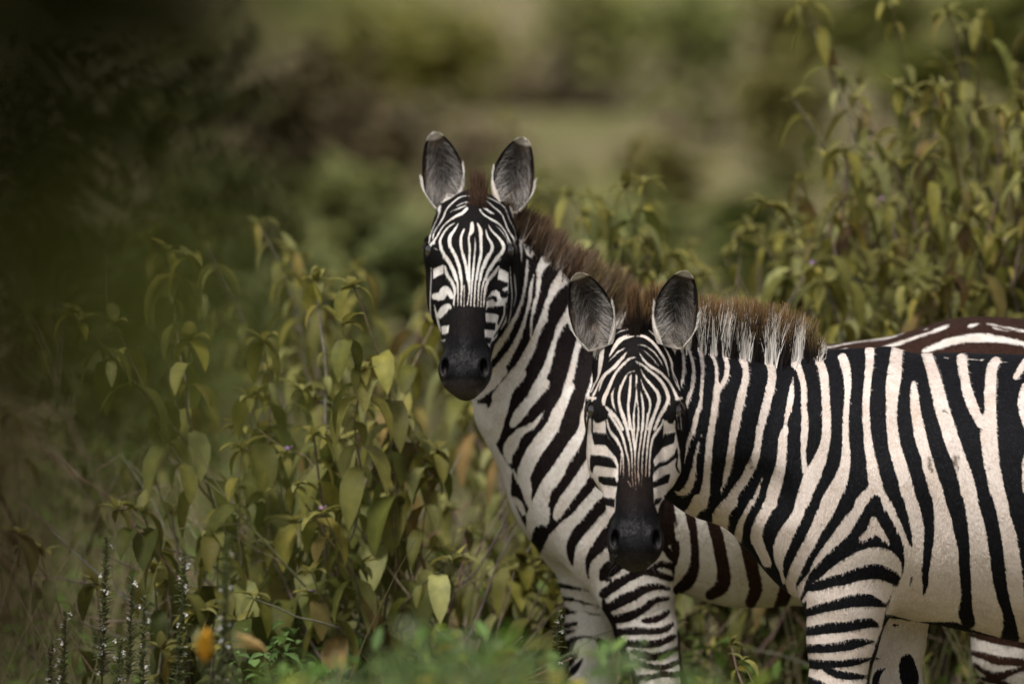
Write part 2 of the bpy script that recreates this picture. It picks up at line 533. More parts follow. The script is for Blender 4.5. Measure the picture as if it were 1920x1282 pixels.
# ---------- front zebra, face
MFH = Marks(True)
MFH.crop(1040, 500, 300/1282)
MFH.w('''655,940,8 655,1040,22
655,1040,20 640,1130,14 635,1220,16 640,1300,16
655,1040,20 670,1130,14 672,1220,16 672,1300,18
610,870,20 605,940,22 600,1020,28 590,1100,24 592,1180,24 602,1300,22
640,835,10 590,850,14 560,900,22 525,980,28 515,1060,26 530,1140,30 560,1220,34 582,1300,30
480,970,8 460,1030,24 470,1100,20 495,1165,8
650,725,10 600,735,20 540,790,24 490,850,26 450,930,30 420,1000,36 395,1060,38 395,1105,22
650,755,12 710,790,22 770,840,26 840,900,30 890,980,34 910,1060,34 880,1130,34 840,1200,30 800,1300,30
410,1120,22 460,1170,34 510,1230,30 545,1300,30
690,820,10 720,880,20 780,950,26 825,1010,32 835,1070,34 810,1150,30 780,1220,30 748,1300,26
655,868,14 655,920,18 645,955,8
690,900,8 710,960,14 745,1030,22 765,1090,24 755,1170,18 735,1250,8
690,1000,10 705,1080,22 710,1180,22 707,1300,20
580,680,8 540,730,28 480,800,34 420,850,26 380,910,22 355,1000,10
625,545,36 560,565,38 510,600,40 470,660,30 440,715,12
565,650,10 510,680,18 470,720,12 430,760,8
385,640,36 375,720,44 365,800,36 350,880,20 320,940,18 290,1000,22
590,500,12 520,520,14 460,560,16 400,610,18 350,680,14 335,740,12
580,425,10 520,450,20 490,475,14
575,465,10 500,500,8
310,930,12 280,980,16 270,1040,24
470,815,22 410,850,22 370,900,18 330,990,20 310,1030,22
660,545,26 720,560,26 780,600,26 830,660,26 880,740,24 905,820,16 915,880,8
680,480,12 740,500,14 800,550,16 850,600,14 900,680,16 935,760,24 945,840,18 975,900,14 1000,985,14
680,420,12 720,450,18 760,470,12
665,625,8 720,630,14 780,670,14 820,710,14 870,795,8
700,665,8 740,690,14 800,750,10 830,790,8
680,690,8 710,740,20 760,790,26 840,840,26 900,900,26 940,960,24 975,1040,30
975,1055,34 1015,1052,26
265,1050,26 325,1050,26 300,1062,26
940,860,10 985,960,14
262,1110,12 262,1300,14
400,1110,14 385,1090,8
930,1085,8 900,1110,8''')
MFH.wp('''200,400 300,300 500,400 495,480 450,515 390,585 350,660 322,740 300,700 260,560
750,420 820,380 960,300 1100,400 1010,590 985,650 965,705 925,640 890,560 830,500''')
MFH.crop(1040, 780, 300/1282)
MFH.wp('''300,25 410,20 415,130 440,180 490,250 515,340 512,490 498,640 485,760 440,830 405,790 375,640 300,600 255,500 235,400 238,200 255,0
870,30 965,25 975,130 1000,250 1030,400 1005,500 950,600 890,640 860,680 835,740 820,800 795,770 790,620 785,480 800,400 780,330 850,240 868,150''')
MFH.w('''540,-20,30 575,90,28 600,190,22 618,300,16 622,480,12
595,-20,22 612,80,20 632,180,22 645,270,22
632,-20,16 634,90,18 640,190,16
672,-20,18 668,90,18 655,190,18 645,270,20
645,260,20 643,350,14 643,470,12
710,-20,20 700,100,20 688,200,18 672,320,14 668,480,12
750,-20,26 735,80,22 720,180,20 705,300,14 700,400,12 700,480,12
800,-20,30 770,80,26 750,180,22 738,300,16 728,480,12
440,-20,28 490,60,26 530,130,26 555,200,22 575,280,18 595,370,16 597,480,12
420,30,16 440,110,22 485,170,30 522,230,24 545,300,18 550,380,14 552,480,12
870,30,20 850,80,22 800,150,26 775,220,20 762,330,16 757,480,14
535,300,14 530,400,12 525,470,10
590,520,12 612,565,10
620,470,10 630,580,8
648,470,12 650,590,8
675,470,12 672,575,8
700,470,10 692,570,8''')
MFH.bp('''300,130 320,128 410,140 440,190 500,270 520,330 518,400 495,330 420,240 400,225 320,225 308,180
290,310 400,318 460,340 495,400 492,415 400,400 330,390 310,410 300,450 285,420 285,350
350,480 420,485 480,490 505,540 500,560 390,545 355,520
385,650 480,660 478,725 395,705
880,145 965,130 955,210 860,250 800,330 775,380 780,320 830,240
980,250 987,320 900,385 840,405 795,445 800,410 840,370 910,350 960,300
925,460 910,530 820,560 795,570 790,530 850,490 870,475
860,650 840,690 800,712 800,665
490,640 505,560 525,490 575,510 600,570 640,605 700,595 740,530 765,500 785,600 795,700 835,800 900,900 900,1300 380,1300 380,900 440,850 490,750''')
MFH.b('''275,-10,7 262,60,8 250,200,12 240,350,14 250,450,12 280,560,14 340,620,16 378,642,10
300,500,8 320,545,22 350,600,14
300,10,8 300,130,8
975,60,9 992,150,12 1000,220,10
1008,300,12 1022,420,12 1000,520,14 940,600,14 880,638,10
985,310,8 975,400,10 1000,450,8
375,-10,100 345,20,60 345,30,20
930,-10,90 930,30,50''')

MFH.crop(1040, 500, 300/1282)
MFH.w('''1003,1090,10 1005,1180,10 1018,1300,12
975,1150,8 985,1240,8 995,1300,10
285,1130,7 288,1300,9''')
# ---------- back zebra, face
MBH = Marks(True)
MBH.crop(760, 240, 280/1282)
MBH.w('''572,815,26 570,880,40 548,925,20 545,960,20 553,1040,22 550,1120,22 548,1200,24 548,1300,22
620,820,14 645,880,36 648,940,30 650,1020,26 648,1100,26 630,1180,24 612,1300,20
598,940,8 600,1020,14 592,1100,14 590,1200,14 582,1300,14
505,870,20 480,930,22 478,1010,26 492,1080,24 512,1160,24 525,1230,22 535,1300,22
455,820,10 420,880,24 385,930,34 382,1000,34 410,1060,32 440,1130,30 465,1210,28 480,1300,26
425,815,12 370,850,18 330,900,18 300,960,24 305,1020,30 335,1090,32 380,1160,34 410,1220,34 435,1300,30
530,690,26 490,730,30 430,760,24 370,800,16 320,850,14 285,910,16 250,965,20 220,1000,26
520,665,12 460,690,14 400,712,8
580,632,8 500,642,12 440,672,8
560,580,8 480,590,14 420,630,14 360,690,14 330,760,18 290,830,12 250,890,12 235,950,14
300,670,20 290,740,12 250,830,10 215,920,14 205,980,14
690,870,10 705,930,20 740,990,28 745,1040,30 710,1110,28 680,1180,26 655,1240,24 645,1300,22
715,830,8 740,880,18 800,940,22 840,1000,34 838,1050,32 790,1110,34 740,1180,30 705,1240,30 690,1300,26
640,700,12 670,740,14 730,780,18 800,820,18 850,880,14 890,960,14 920,1020,20
660,670,16 720,715,20 762,738,8
640,620,8 700,630,14 760,680,16 820,730,14 850,790,16 880,870,14 930,950,16 940,1000,14
680,590,8 760,620,10 850,680,10 890,780,10 940,880,10 950,960,10
780,840,8 820,880,10 870,950,8 882,1000,8
205,1005,20 245,985,26
910,1025,18 945,1045,24
930,1048,8 850,1090,9 805,1140,9
245,1030,8 290,1060,9 330,1130,8''')
MBH.wp('''275,600 310,650 400,600 480,540 470,440 250,440 200,560
940,690 880,620 800,590 740,530 760,440 1000,440 1040,600
272,640 300,650 290,730 278,720
945,660 945,760 925,780 890,670''')
MBH.crop(760, 480, 280/1282)
MBH.wp('''235,110 330,70 330,150 270,178 240,200
800,95 890,140 885,330 870,400 870,560 800,680 740,740 720,785 682,730 675,560 690,480 700,330 760,250 790,210
305,600 378,590 370,662 315,674
330,712 355,712 340,740 325,735''')
MBH.w('''350,0,28 390,70,30 430,150,26 450,250,20 452,340,14 452,435,10
430,-10,28 465,90,26 480,180,24 485,270,20 480,350,16 478,435,14
500,-10,24 525,90,22 535,180,20 548,280,16
548,-10,20 550,150,20 552,280,16 530,435,10
595,-10,18 580,120,18 572,250,18 560,435,14
645,-10,22 620,120,22 600,250,18 590,435,14
710,-10,28 660,100,24 635,220,20 625,350,16 622,435,12
790,20,30 730,100,30 680,200,20 655,300,14 648,435,12
800,90,20 760,150,34 710,210,28 685,290,26 675,370,16 672,435,12
340,90,20 360,160,34 400,220,30 425,290,28 420,360,18 415,435,14
505,250,12 505,435,10
255,345,60 310,340,80 340,285,66 375,310,56 398,350,40
295,505,60 335,455,72 370,425,40 388,440,30
222,100,8 222,200,10 215,350,12 215,480,14 235,600,16 270,680,14 320,727,14
250,420,10 262,480,18 285,580,22 300,640,18
900,80,6 905,200,12 915,330,10 905,480,10 880,600,10
935,150,8 945,260,14 950,340,10 930,430,8
''')
MBH.bp('''800,200 880,230 875,262 840,270 830,298 882,300 870,357 820,350 810,310 780,285 740,300 700,365 690,340 720,260
705,440 780,430 845,430 840,500 800,590 790,580 805,510 780,495 690,485
680,560 775,575 770,635 680,625
675,690 740,705 725,750 680,735
400,425 680,438 690,560 670,700 700,745 760,850 740,1000 640,1200 500,1200 380,1200 280,1000 280,860 310,760 350,715 375,650 392,500''')
MBH.b('''700,378,10 740,355,24 770,362,30 778,388,12
862,400,8 862,500,10 822,600,12 762,690,10
880,330,8 890,450,8 874,560,9 842,650,10 770,742,12
240,430,8 240,560,12 290,660,14 330,700,14
270,0,100 270,40,70 265,80,30
870,20,90 865,60,70''')

# ---------- back zebra, neck, trunk, near legs
MB = Marks(True)
MB.crop(880, 400, K34)
MB.w('''360,180,18 362,300,22 355,400,22 345,500,14 335,620,14 300,720,14 250,800,14
410,320,8 405,400,22 395,500,24 375,600,24 340,700,28 290,800,38 230,900,50 170,980,60 120,1050,50
455,430,8 435,520,26 425,620,26 400,720,28 370,820,36 320,930,46 260,1030,60 180,1130,80 110,1190,90 40,1270,100
380,180,30 430,280,60
560,310,90 510,370,66 490,430,40 490,480,36 480,570,30 460,650,28 440,740,20 435,850,16 440,900,30
700,400,110 660,460,96 600,530,70 570,600,46 540,670,40 520,750,56 480,830,46 450,910,60 420,980,66 370,1070,70 310,1150,80 250,1230,90 200,1300,90
850,500,100 760,620,80 680,740,60 640,800,50 610,880,40 580,980,44 550,1080,56 510,1170,66 460,1270,80
980,600,90 850,760,70 790,880,60 760,960,44 740,1040,46 720,1130,50 690,1230,54 680,1290,60
1100,760,90 1000,900,60 940,1010,60 900,1150,70 860,1300,80''')
MB.crop(0, 0, 1)
MB.wp('888,734 916,809 948,862 961,880 958,925 979,975 1012,1035 1010,1100 900,1100 850,740')
MB.crop(860, 700, K34)
MB.wp('140,205 200,215 215,280 240,240 300,150 350,120 375,160 350,260 310,400 285,470 240,520 100,300')
MB.w('''300,-20,90 220,70,100 130,140,95
440,0,80 350,110,80 290,200,90 240,290,100
610,70,70 590,90,80 540,150,80 480,220,80 420,300,80 380,362,46
605,265,8 580,300,26 540,350,40 480,390,50 420,430,70 370,510,100 350,570,70 362,620,36
790,90,60 760,160,66 700,280,90 660,380,100 600,460,110 540,540,110 490,640,110 460,720,100 480,820,76 492,900,46 500,935,26
960,130,90 920,220,70 885,320,56 870,400,60 830,480,80 780,560,90 730,640,90 680,720,110 620,800,100 590,880,110 560,960,130 545,1040,140 590,1080,60
1010,520,90 950,610,90 890,700,90 830,790,90 770,870,90 725,940,84 695,1000,60 685,1030,26
1080,730,90 970,860,90 900,950,100 840,1020,100 760,1090,110 700,1150,110 640,1220,120
1180,850,80 1040,1020,80 1000,1060,80 930,1130,100 870,1200,90 850,1270,80
385,680,20 410,740,24 450,800,30 480,870,24
385,880,30 430,920,50 458,985,36''')
MB.wp('480,1040 530,960 640,940 650,980 638,1060 520,1160 470,1100')
MB.crop(980, 940, K34)
MB.wp('145,335 175,260 240,190 330,120 460,120 600,300 640,500 560,700 560,1500 -100,1500 -100,400')
MB.b('''560,20,80 480,120,80 400,210,80 350,290,70 340,370,50 350,440,10
600,220,80 550,300,90 490,370,60 460,430,36 460,500,16 470,540,5
130,220,110 110,280,100 100,340,60''')
MB.wp('''700,480 1050,300 1060,560 1090,900 1120,1280 1200,2600 860,2600 830,1280 700,970 560,640 545,590
1060,-30 1500,-30 2600,400 2600,900 1000,900 1075,500 1080,300''')
MB.b('''560,540,40 590,490,90 640,450,90
575,650,70 640,600,66 720,550,60 800,510,60 860,490,50 950,510,50 1045,545,36
580,560,10 700,540,10
610,750,56 700,700,76 800,650,66 880,610,56 960,600,40 1035,615,22
640,830,56 740,815,64 850,760,50 930,700,48 1030,680,26
850,840,30 940,830,46 1010,790,40 1035,770,20
690,920,50 800,912,50 900,915,46 1000,905,40 1055,865,30
730,1000,46 850,1005,54 960,1000,50 1070,950,36
780,1060,30 860,1085,50 960,1090,56 1085,1040,34
790,1130,40 880,1160,40 1000,1170,40 1100,1130,34
830,1240,40 900,1240,40 1000,1220,40 1115,1220,40
900,480,30 980,440,46 1060,470,36
940,260,60 1000,320,50 1060,400,40
960,100,50 1010,180,56 1050,240,46 1060,280,14
1020,-20,50 1060,80,34 1085,160,14
1097,280,16 1090,350,38 1080,430,24 1070,470,8
1140,-40,60 1190,120,58 1210,250,55 1217,380,55 1210,470,70 1170,560,90 1100,620,70''')
for i in range(12):
    MB.b('%f,%f,56 %f,%f,56 %f,%f,44' % (860+8*i, 1340+100*i, 1000+8*i, 1320+100*i, 1200, 1330+100*i))
MB.crop(1260, 940, K34)
MB.b('''270,80,70 290,150,80 320,250,85 345,380,85 365,500,90 350,600,100 270,660,70
470,170,80 520,280,90 550,400,90 575,520,90 590,620,90 555,710,80
700,380,60 735,450,60 780,560,60 800,640,90 760,740,80
900,300,70 960,500,80 1000,760,90
1100,300,80 1160,500,80 1230,760,90''')
MB.crop(1500, 560, .21875)
MB.bp('-300,560 -300,330 200,380 900,200 1300,120 2200,150 3400,400 3400,1400 1700,1400 0,560')
MB.w('''-200,440,14 210,420,16 350,395,15 500,370,12 620,355,16 800,325,14 900,290,5
200,490,6 260,475,10
300,478,12 360,445,28 415,425,10
700,416,10 830,388,36 930,350,30 1040,315,26 1130,285,24 1210,255,40 1265,232,20
1065,264,5 1100,258,10
1060,450,40 1180,405,66 1280,370,70 1400,345,70 1540,335,80 1700,345,60 1850,370,50 1990,405,45 2300,520,50 2500,800,60
1440,240,12 1480,230,34 1535,213,10
1600,215,10 1760,245,16 1940,280,20 2200,340,24 2500,500,30
1650,250,6 1720,265,18 1785,280,6
1300,620,50 1600,600,60 1900,660,60 2200,800,60
1100,800,50 1500,780,60 1900,860,60 2200,1000,60
-100,560,30 -50,900,40''')
MB.crop(1580, 940, K34)
MB.wp('860,840 1800,840 2200,3500 700,3500')
MB.b('''890,930,30 1000,950,60 1100,970,72 1282,1010,56 1400,1030,50
905,1062,28 1000,1090,50 1100,1120,60 1282,1130,46 1400,1120,40
935,1150,26 1000,1200,30 1100,1235,60 1200,1200,36 1282,1180,30
960,1250,20 1060,1260,40 1180,1300,30
900,1380,60 1500,1360,60
900,1500,60 1500,1490,60''')
for i in range(14):
    MB.b('800,%f,44 1600,%f,48' % (1620+90*i, 1600+90*i))

MBF = Marks(False)
MBF.crop(980, 940, K34)
MBF.b('''265,590,34 350,608,20 450,620,12 560,640,6
270,682,36 360,690,20 450,718,16 590,742,10
285,770,60 330,778,34 390,780,6
430,770,6 500,795,10 600,803,8
300,875,36 380,858,22
300,925,34 370,908,6
310,1050,90 345,990,60 400,958,20 500,958,8
500,960,8 560,1000,50 585,1060,90 580,1090,50
320,1150,36 370,1090,36 400,1040,10
320,1230,36 385,1165,40 425,1100,10
250,490,10 330,500,20 400,520,8''')
for i in range(14):
    MBF.b('200,%f,34 420,%f,40 700,%f,30' % (1340+85*i, 1325+85*i, 1350+85*i))
MBF.crop(0, 0, 1)
for i in range(14):
    MBF.b('1780,%f,13 2200,%f,13' % (1260+30*i, 1250+30*i))
# ------------------------------------------------------------------ zebras
def head_frame(px, py, y, pitch, yaw=0, roll=0):
    th = math.radians(pitch)
    R0 = np.array([[1, 0, 0], [0, math.cos(th), math.sin(th)], [0, -math.sin(th), math.cos(th)]])
    R = np.array((Matrix.Rotation(math.radians(yaw), 3, 'Z') @ Matrix.Rotation(math.radians(roll), 3, 'Y'))) @ R0
    return np.array(W(px, py, y)), R

def head_prims(fr, s=1.0, young=False):
    P = []
    def E(c, r, k=.03, sub=False):
        P.append(Prim('ell', np.array(c) * s, None, np.array(r) * s, k=k, grp='head', frame=fr, sub=sub))
    def C(a, b, ra, rb, k=.03, sy=1.0):
        P.append(Prim('con', np.array(a) * s, np.array(b) * s, ra * s, rb * s, k=k, grp='head', frame=fr, sy=sy))
    if young:
        E((0, .118, -.105), (.077, .09, .088), .04)       # braincase
        E((0, .10, -.178), (.088, .088, .088), .04)       # forehead
    else:
        E((0, .105, -.085), (.078, .10, .10), .04)
        E((0, .10, -.175), (.090, .088, .10), .04)
    C((0, .062, -.17), (0, .045, -.40), .058, .036, .03)  # nasal bridge
    for sx in (-1, 1):
        E((sx*.074, .075, -.172), (.026, .040, .036), .02)  # orbit
        E((sx*.082, .062, -.150), (.017, .022, .011), .010) # brow ridge
        E((sx*.060, .150, -.190), (.037, .085, .090), .03)  # cheek
        E((sx*.058, .140, -.252), (.036, .082, .066), .02)  # jaw plate
        C((sx*.040, .125, -.27), (sx*.018, .090, -.42), .036, .028, .025)
        E((sx*.034, .036, -.455), (.022, .028, .034), .018)  # nostril wing
    C((0, .085, -.28), (0, .066, -.42), .052, .042, .025)
    E((0, .056, -.455), (.046, .050, .046), .025)
    E((0, .050, -.482), (.036, .037, .026), .022)          # upper lip
    E((0, .078, -.486), (.026, .030, .022), .012)         # chin
    for sx in (-1, 1):
        E((sx*.042, .012, -.457), (.0080, .022, .018), .006, True)   # nostril
        E((sx*.094, .052, -.176), (.010, .018, .012), .008, True)    # eye socket
    return P

def ear_mesh(base, tip, width, face, depth=.55, seed=0, s=1.0, twist=0):
    """cupped leaf-shaped ear; returns verts, quads, light colours, hair strands"""
    base, tip = Vector(base), Vector(tip)
    ax = (tip - base); L = ax.length; ax.normalize()
    fr = Vector(face); fr = (fr - ax * fr.dot(ax)).normalized()
    side = ax.cross(fr).normalized()
    nu, nv = 20, 34
    V, C = [], []
    rnd = random.Random(seed)
    def hw(t):
        return width * .5 * math.sin(math.pi * min(1, (t * .91 + .09)) ** 1.02) ** .55
    def pt(t, u, off):
        w = hw(t)
        a = u * (1.25 + .9 * (1 - t) ** 3)
        x = math.sin(a) / math.sin(1.25) * w if abs(a) < 1.57 else math.copysign(1 / math.sin(1.25) * w * (1 - .25 * (abs(a) - 1.57)), a)
        dpt = (1 - math.cos(a)) * w * depth * 1.6
        back = -.10 * L * math.sin(math.pi * t) 
        n = (fr * math.cos(a) - side * math.sin(a))
        return base + ax * (L * t) + side * x + fr * (dpt - w * depth + back) - n * off
    th = .0035 * s
    for layer in (0, 1):
        for j in range(nv + 1):
            t = j / nv
            for i in range(nu + 1):
                u = -1 + 2 * i / nu
                off = 0 if layer == 0 else th * (1 - abs(u) ** 6) * min(1, (1 - t) * 8 + .1) + .0008
                V.append(pt(t, u, off))
                if layer == 0:
                    e = abs(u)
                    c = np.array([.085, .066, .052]) * (.75 + .5 * rnd.random())
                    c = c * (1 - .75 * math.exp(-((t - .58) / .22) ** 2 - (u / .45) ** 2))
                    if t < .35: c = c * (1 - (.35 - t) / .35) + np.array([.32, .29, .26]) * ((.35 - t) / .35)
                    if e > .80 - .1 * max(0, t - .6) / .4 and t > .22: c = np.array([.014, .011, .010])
                else:
                    c = np.array([.62, .57, .52])
                    if .5 < t < .92: c = np.array([.02, .016, .014])
                    if abs(u) > .93 and t > .35: c = np.array([.03, .025, .022])
                if t > .925: c = np.array([.60, .56, .49])
                C.append(c)
    n1 = (nv + 1) * (nu + 1)
    F = []
    g = lambda l, j, i: l * n1 + j * (nu + 1) + i
    for j in range(nv):
        for i in range(nu):
            F.append((g(0, j, i), g(0, j, i+1), g(0, j+1, i+1), g(0, j+1, i)))
            F.append((g(1, j, i), g(1, j+1, i), g(1, j+1, i+1), g(1, j, i+1)))
        F.append((g(0, j, 0), g(0, j+1, 0), g(1, j+1, 0), g(1, j, 0)))
        F.append((g(0, j, nu), g(1, j, nu), g(1, j+1, nu), g(0, j+1, nu)))
    for i in range(nu):
        F.append((g(0, nv, i), g(0, nv, i+1), g(1, nv, i+1), g(1, nv, i)))
    # inner hair: sweeps from both rims and the base across the hollow
    H = []
    for q in range(900):
        t = rnd.random() ** 1.15 * .80 + .03
        u = rnd.choice((-1, 1)) * ((.95 if t < .3 else .80) - .75 * rnd.random() ** 1.2)
        p = pt(t, u, -.001)
        n = (fr * 1.0).normalized()
        dirv = side * (-math.copysign(1, u)) * rnd.uniform(.2, 1.0) + ax * rnd.uniform(-.1, 1.0) + fr * rnd.uniform(.15, .5)
        dirv.normalize()
        Lh = rnd.uniform(.012, .030) * s * (1.2 - .75 * t)
        g0 = rnd.uniform(.10, .40) * (1.2 - t) * (.35 + .65 * min(1, abs(abs(u) - .15) * 1.6))
        if rnd.random() < .25: g0 *= .3
        H.append((p, dirv, Lh, ax * .35, (g0, g0 * .91, g0 * .83), (g0 * 1.25, g0 * 1.15, g0 * 1.05), .0007))
    for q in range(260):        # fringe on the outer rim
        t = rnd.uniform(.03, .5); u = rnd.choice((-1, 1))
        p = pt(t, u, 0)
        dirv = (side * math.copysign(1, u) * .5 + ax * 1.0 + fr * rnd.uniform(-.3, .4)).normalized()
        H.append((p, dirv, rnd.uniform(.006, .014) * s, ax * .1, (.45, .42, .38), (.6, .56, .5), .0005))
    return V, F, C, H

def strands_mesh(name, H, seed=1, seg=3, hold=None):
    """H: (root, dir, length, bend vector, root colour, tip colour, half width) -> thin tapered ribbons"""
    rnd = random.Random(seed)
    n = len(H)
    V = np.zeros((n, (seg + 1) * 2, 3)); C = np.zeros((n, (seg + 1) * 2, 3))
    for a, (p, d, L, bend, c0, c1, hw) in enumerate(H):
        sd = Vector((rnd.uniform(-1, 1), rnd.uniform(-.4, .4), rnd.uniform(-1, 1))).cross(d)
        sd = (d.cross(Vector((0, 1, 0))) + sd * .5)
        if sd.length < 1e-5: sd = Vector((1, 0, 0))
        sd.normalize()
        for i in range(seg + 1):
            t = i / seg
            q = p + d * (L * t) + bend * (L * t * t)
            w = hw * (1 - .85 * t)
            V[a, 2*i] = q - sd * w; V[a, 2*i+1] = q + sd * w
            u = min(1, t * t * 1.6) if hold is None else min(1, max(0, (t - hold) / (.96 - hold)))
            c = [c0[x] + (c1[x] - c0[x]) * u for x in range(3)]
            C[a, 2*i] = c; C[a, 2*i+1] = c
    base = np.arange(n)[:, None, None] * (seg + 1) * 2
    q = np.array([[2*i, 2*i+1, 2*i+3, 2*i+2] for i in range(seg)])[None]
    me = mesh_np(name, V.reshape(-1, 3), (base + q).reshape(-1, 4), smooth=False)
    add_attr(me, 'col', C.reshape(-1, 3))
    me.materials.append(M_HAIR)
    return me

def eye_obj(root, fr, sx, s):
    bm = bpy.data.meshes.new('eye')
    O, R = fr
    c = O + R @ (np.array((sx * .0775, .056, -.176)) * s)
    V, F = [], []
    nu, nv = 20, 12; r = .0185 * s
    for j in range(nv + 1):
        for i in range(nu):
            th = math.pi * j / nv; ph = 2 * math.pi * i / nu
            V.append((c[0] + r*math.sin(th)*math.cos(ph), c[1] + r*math.sin(th)*math.sin(ph), c[2] + r*math.cos(th)))
    for j in range(nv):
        for i in range(nu):
            F.append((j*nu+i, (j+1)*nu+i, (j+1)*nu+(i+1) % nu, j*nu+(i+1) % nu))
    me = mesh_np('eye', V, F); me.materials.append(M_EYE)
    link_mesh('eye', me, root)
    # lashes: short dark hairs hanging over the upper lid
    rnd = random.Random(5 + sx)
    H = []
    for q in range(60):
        a = rnd.uniform(-1.2, 1.2)
        l = np.array((sx * (.090 + .004*math.cos(a)), .060 + .020 * math.sin(a) - .012, -.158 - .008*abs(math.sin(a)))) * s
        p = Vector(O + R @ l)
        d = Vector((sx * .55, -.6, -.5 + .25*rnd.uniform(-1, 1))).normalized()
        H.append((p, d, .016 * s, Vector((0, 0, -.4)), (.02, .015, .012), (.03, .02, .015), .0006))
    link_mesh('eyelashes', strands_mesh('eyelashes', H), root)

def build_zebra(name, label, prims, fr, hs, grids, marks, ears, manes, origin, tone, eyes=True):
    root = empty(name, origin)
    tag(root, label, 'zebra', 'zebras standing in the brush')
    V, F = surface_net(prims, *grids)
    # nearest group of every vertex
    groups = sorted(set(p.grp for p in prims))
    dist = {}
    for g in groups:
        dist[g] = sdf_points([p for p in prims if p.grp == g and not p.sub], V)
    arr = np.stack([dist[g] for g in groups], 1)
    gi = arr.argmin(1)
    Q = coat_pixels(V)
    f = np.zeros(len(V)); rag = np.ones(len(V)); gls = np.zeros(len(V))
    light = np.tile(np.array(tone['body']), (len(V), 1)); dark = np.tile(np.array(tone['dark']), (len(V), 1))
    for i, g in enumerate(groups):
        m = gi == i
        f[m] = marks[g].field(Q[m])
        if g == 'head':
            f[m] = np.clip(f[m] + tone.get('bias', .8), -12, 12)
            light[m] = tone['face']; dark[m] = tone['face_dark']; rag[m] = .35
            loc = (V[m] - fr[0]) @ fr[1] / hs
            br = np.clip((-.27 - loc[:, 2]) / .06, 0, 1) * np.clip((.075 - loc[:, 1]) / .02, 0, 1) * np.clip((.034 - np.abs(loc[:, 0])) / .008, 0, 1)
            br = br * tone.get('bridge', 1)
            light[m] = light[m] * (1 - .75 * br[:, None]) + np.array([.36, .22, .15]) * .75 * br[:, None]
            dark[m] = dark[m] * (1 - br[:, None]) + np.array([.015, .011, .010]) * br[:, None]
            # velvet muzzle and the paler skin of the lip
            mz = np.clip((-.365 - loc[:, 2]) / .05, 0, 1)[:, None]
            gls[m] = mz[:, 0]
            dk = dark[m] * (1 - mz) + np.array([.0045, .0042, .0045]) * mz
            lp = np.clip((-.474 - loc[:, 2] + .25 * (loc[:, 1] - .05)) / .034, 0, 1)[:, None]
            lp = lp * np.clip(1.2 - np.abs((loc[:, 2] + .512)) / .012 * .0, 0, 1)[:, None]
            dk = dk * (1 - lp) + np.array(tone.get('lip', (.040, .031, .028))) * lp
            ln = np.exp(-((loc[:, 1] - .072) / .005) ** 2)[:, None] * (loc[:, 2] < -.46)[:, None]
            dk = dk * (1 - ln) + .008 * ln
            nz = np.exp(-((np.abs(loc[:, 0]) - .046) / .006) ** 2 - ((loc[:, 2] + .466) / .012) ** 2)[:, None]
            dk = dk * (1 - nz) + np.array([.045, .041, .041]) * nz
            dark[m] = dk
        if 'leg' in g:
            light[m] = tone['leg']
    nh = gi != groups.index('head')
    f[nh] = np.clip(f[nh] + .7, -12, 12)
    if 'dark_zone' in tone:
        tone['dark_zone'](Q, gi, groups, dark, light, rag)
    hoof = V[:, 2] < .065
    f[hoof] = 12; dark[hoof] = (.03, .026, .022)
    earsV, earsF, earsC, hairs = [], [], [], []
    n0 = len(V)
    for e in ears:
        v, fc, c, h = ear_mesh(*e)
        o = n0 + len(earsV)
        earsV += [tuple(x) for x in v]; earsF += [tuple(o + i for i in q) for q in fc]; earsC += c; hairs.append(h)
    V2 = np.vstack([V, np.array(earsV)]); F2 = np.vstack([F, np.array(earsF)])
    org = np.array(origin)
    me = mesh_np('body', V2, F2)
    add_attr(me, 'stripe', np.concatenate([f, np.full(len(earsV), -12.0)]), 'FLOAT')
    add_attr(me, 'ragged', np.concatenate([rag, np.full(len(earsV), .3)]), 'FLOAT')
    add_attr(me, 'gloss', np.concatenate([gls, np.zeros(len(earsV))]), 'FLOAT')
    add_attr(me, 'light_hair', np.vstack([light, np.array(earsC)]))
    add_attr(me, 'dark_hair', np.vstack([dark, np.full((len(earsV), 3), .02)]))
    me.materials.append(M_COAT)
    link_mesh('body', me, root)
    for i, h in enumerate(hairs):
        link_mesh('ear_hair', strands_mesh('ear_hair', h, 7 + i), root)
    for nm, h in manes(prims):
        link_mesh(nm, strands_mesh(nm, h, 3, 7, tone.get('hold', .66)), root)
    fur = fur_mesh(V, F, f, light, dark, gi, groups, fr)
    link_mesh('short_hair', fur, root)
    rnd = random.Random(17); H = {-1: [], 1: []}
    for q in range(40):
        sx = rnd.choice((-1, 1)); z = rnd.uniform(-.515, -.46)
        l = np.array((sx * rnd.uniform(.01, .043), rnd.uniform(.02, .09), z)) * hs
        H[sx].append((Vector(fr[0] + fr[1] @ l), Vector((sx * rnd.uniform(.2, 1), -.3, rnd.uniform(-1.2, -.2))).normalized(), rnd.uniform(.012, .026), Vector((0, 0, -.2)), (.12, .11, .10), (.2, .18, .16), .00022))
    for sx in (-1, 1): link_mesh('whiskers', strands_mesh('whiskers', H[sx]), root)
    if eyes:
        for sx in (-1, 1): eye_obj(root, fr, sx, hs)
    print(name, len(V2), 'verts')
    return root

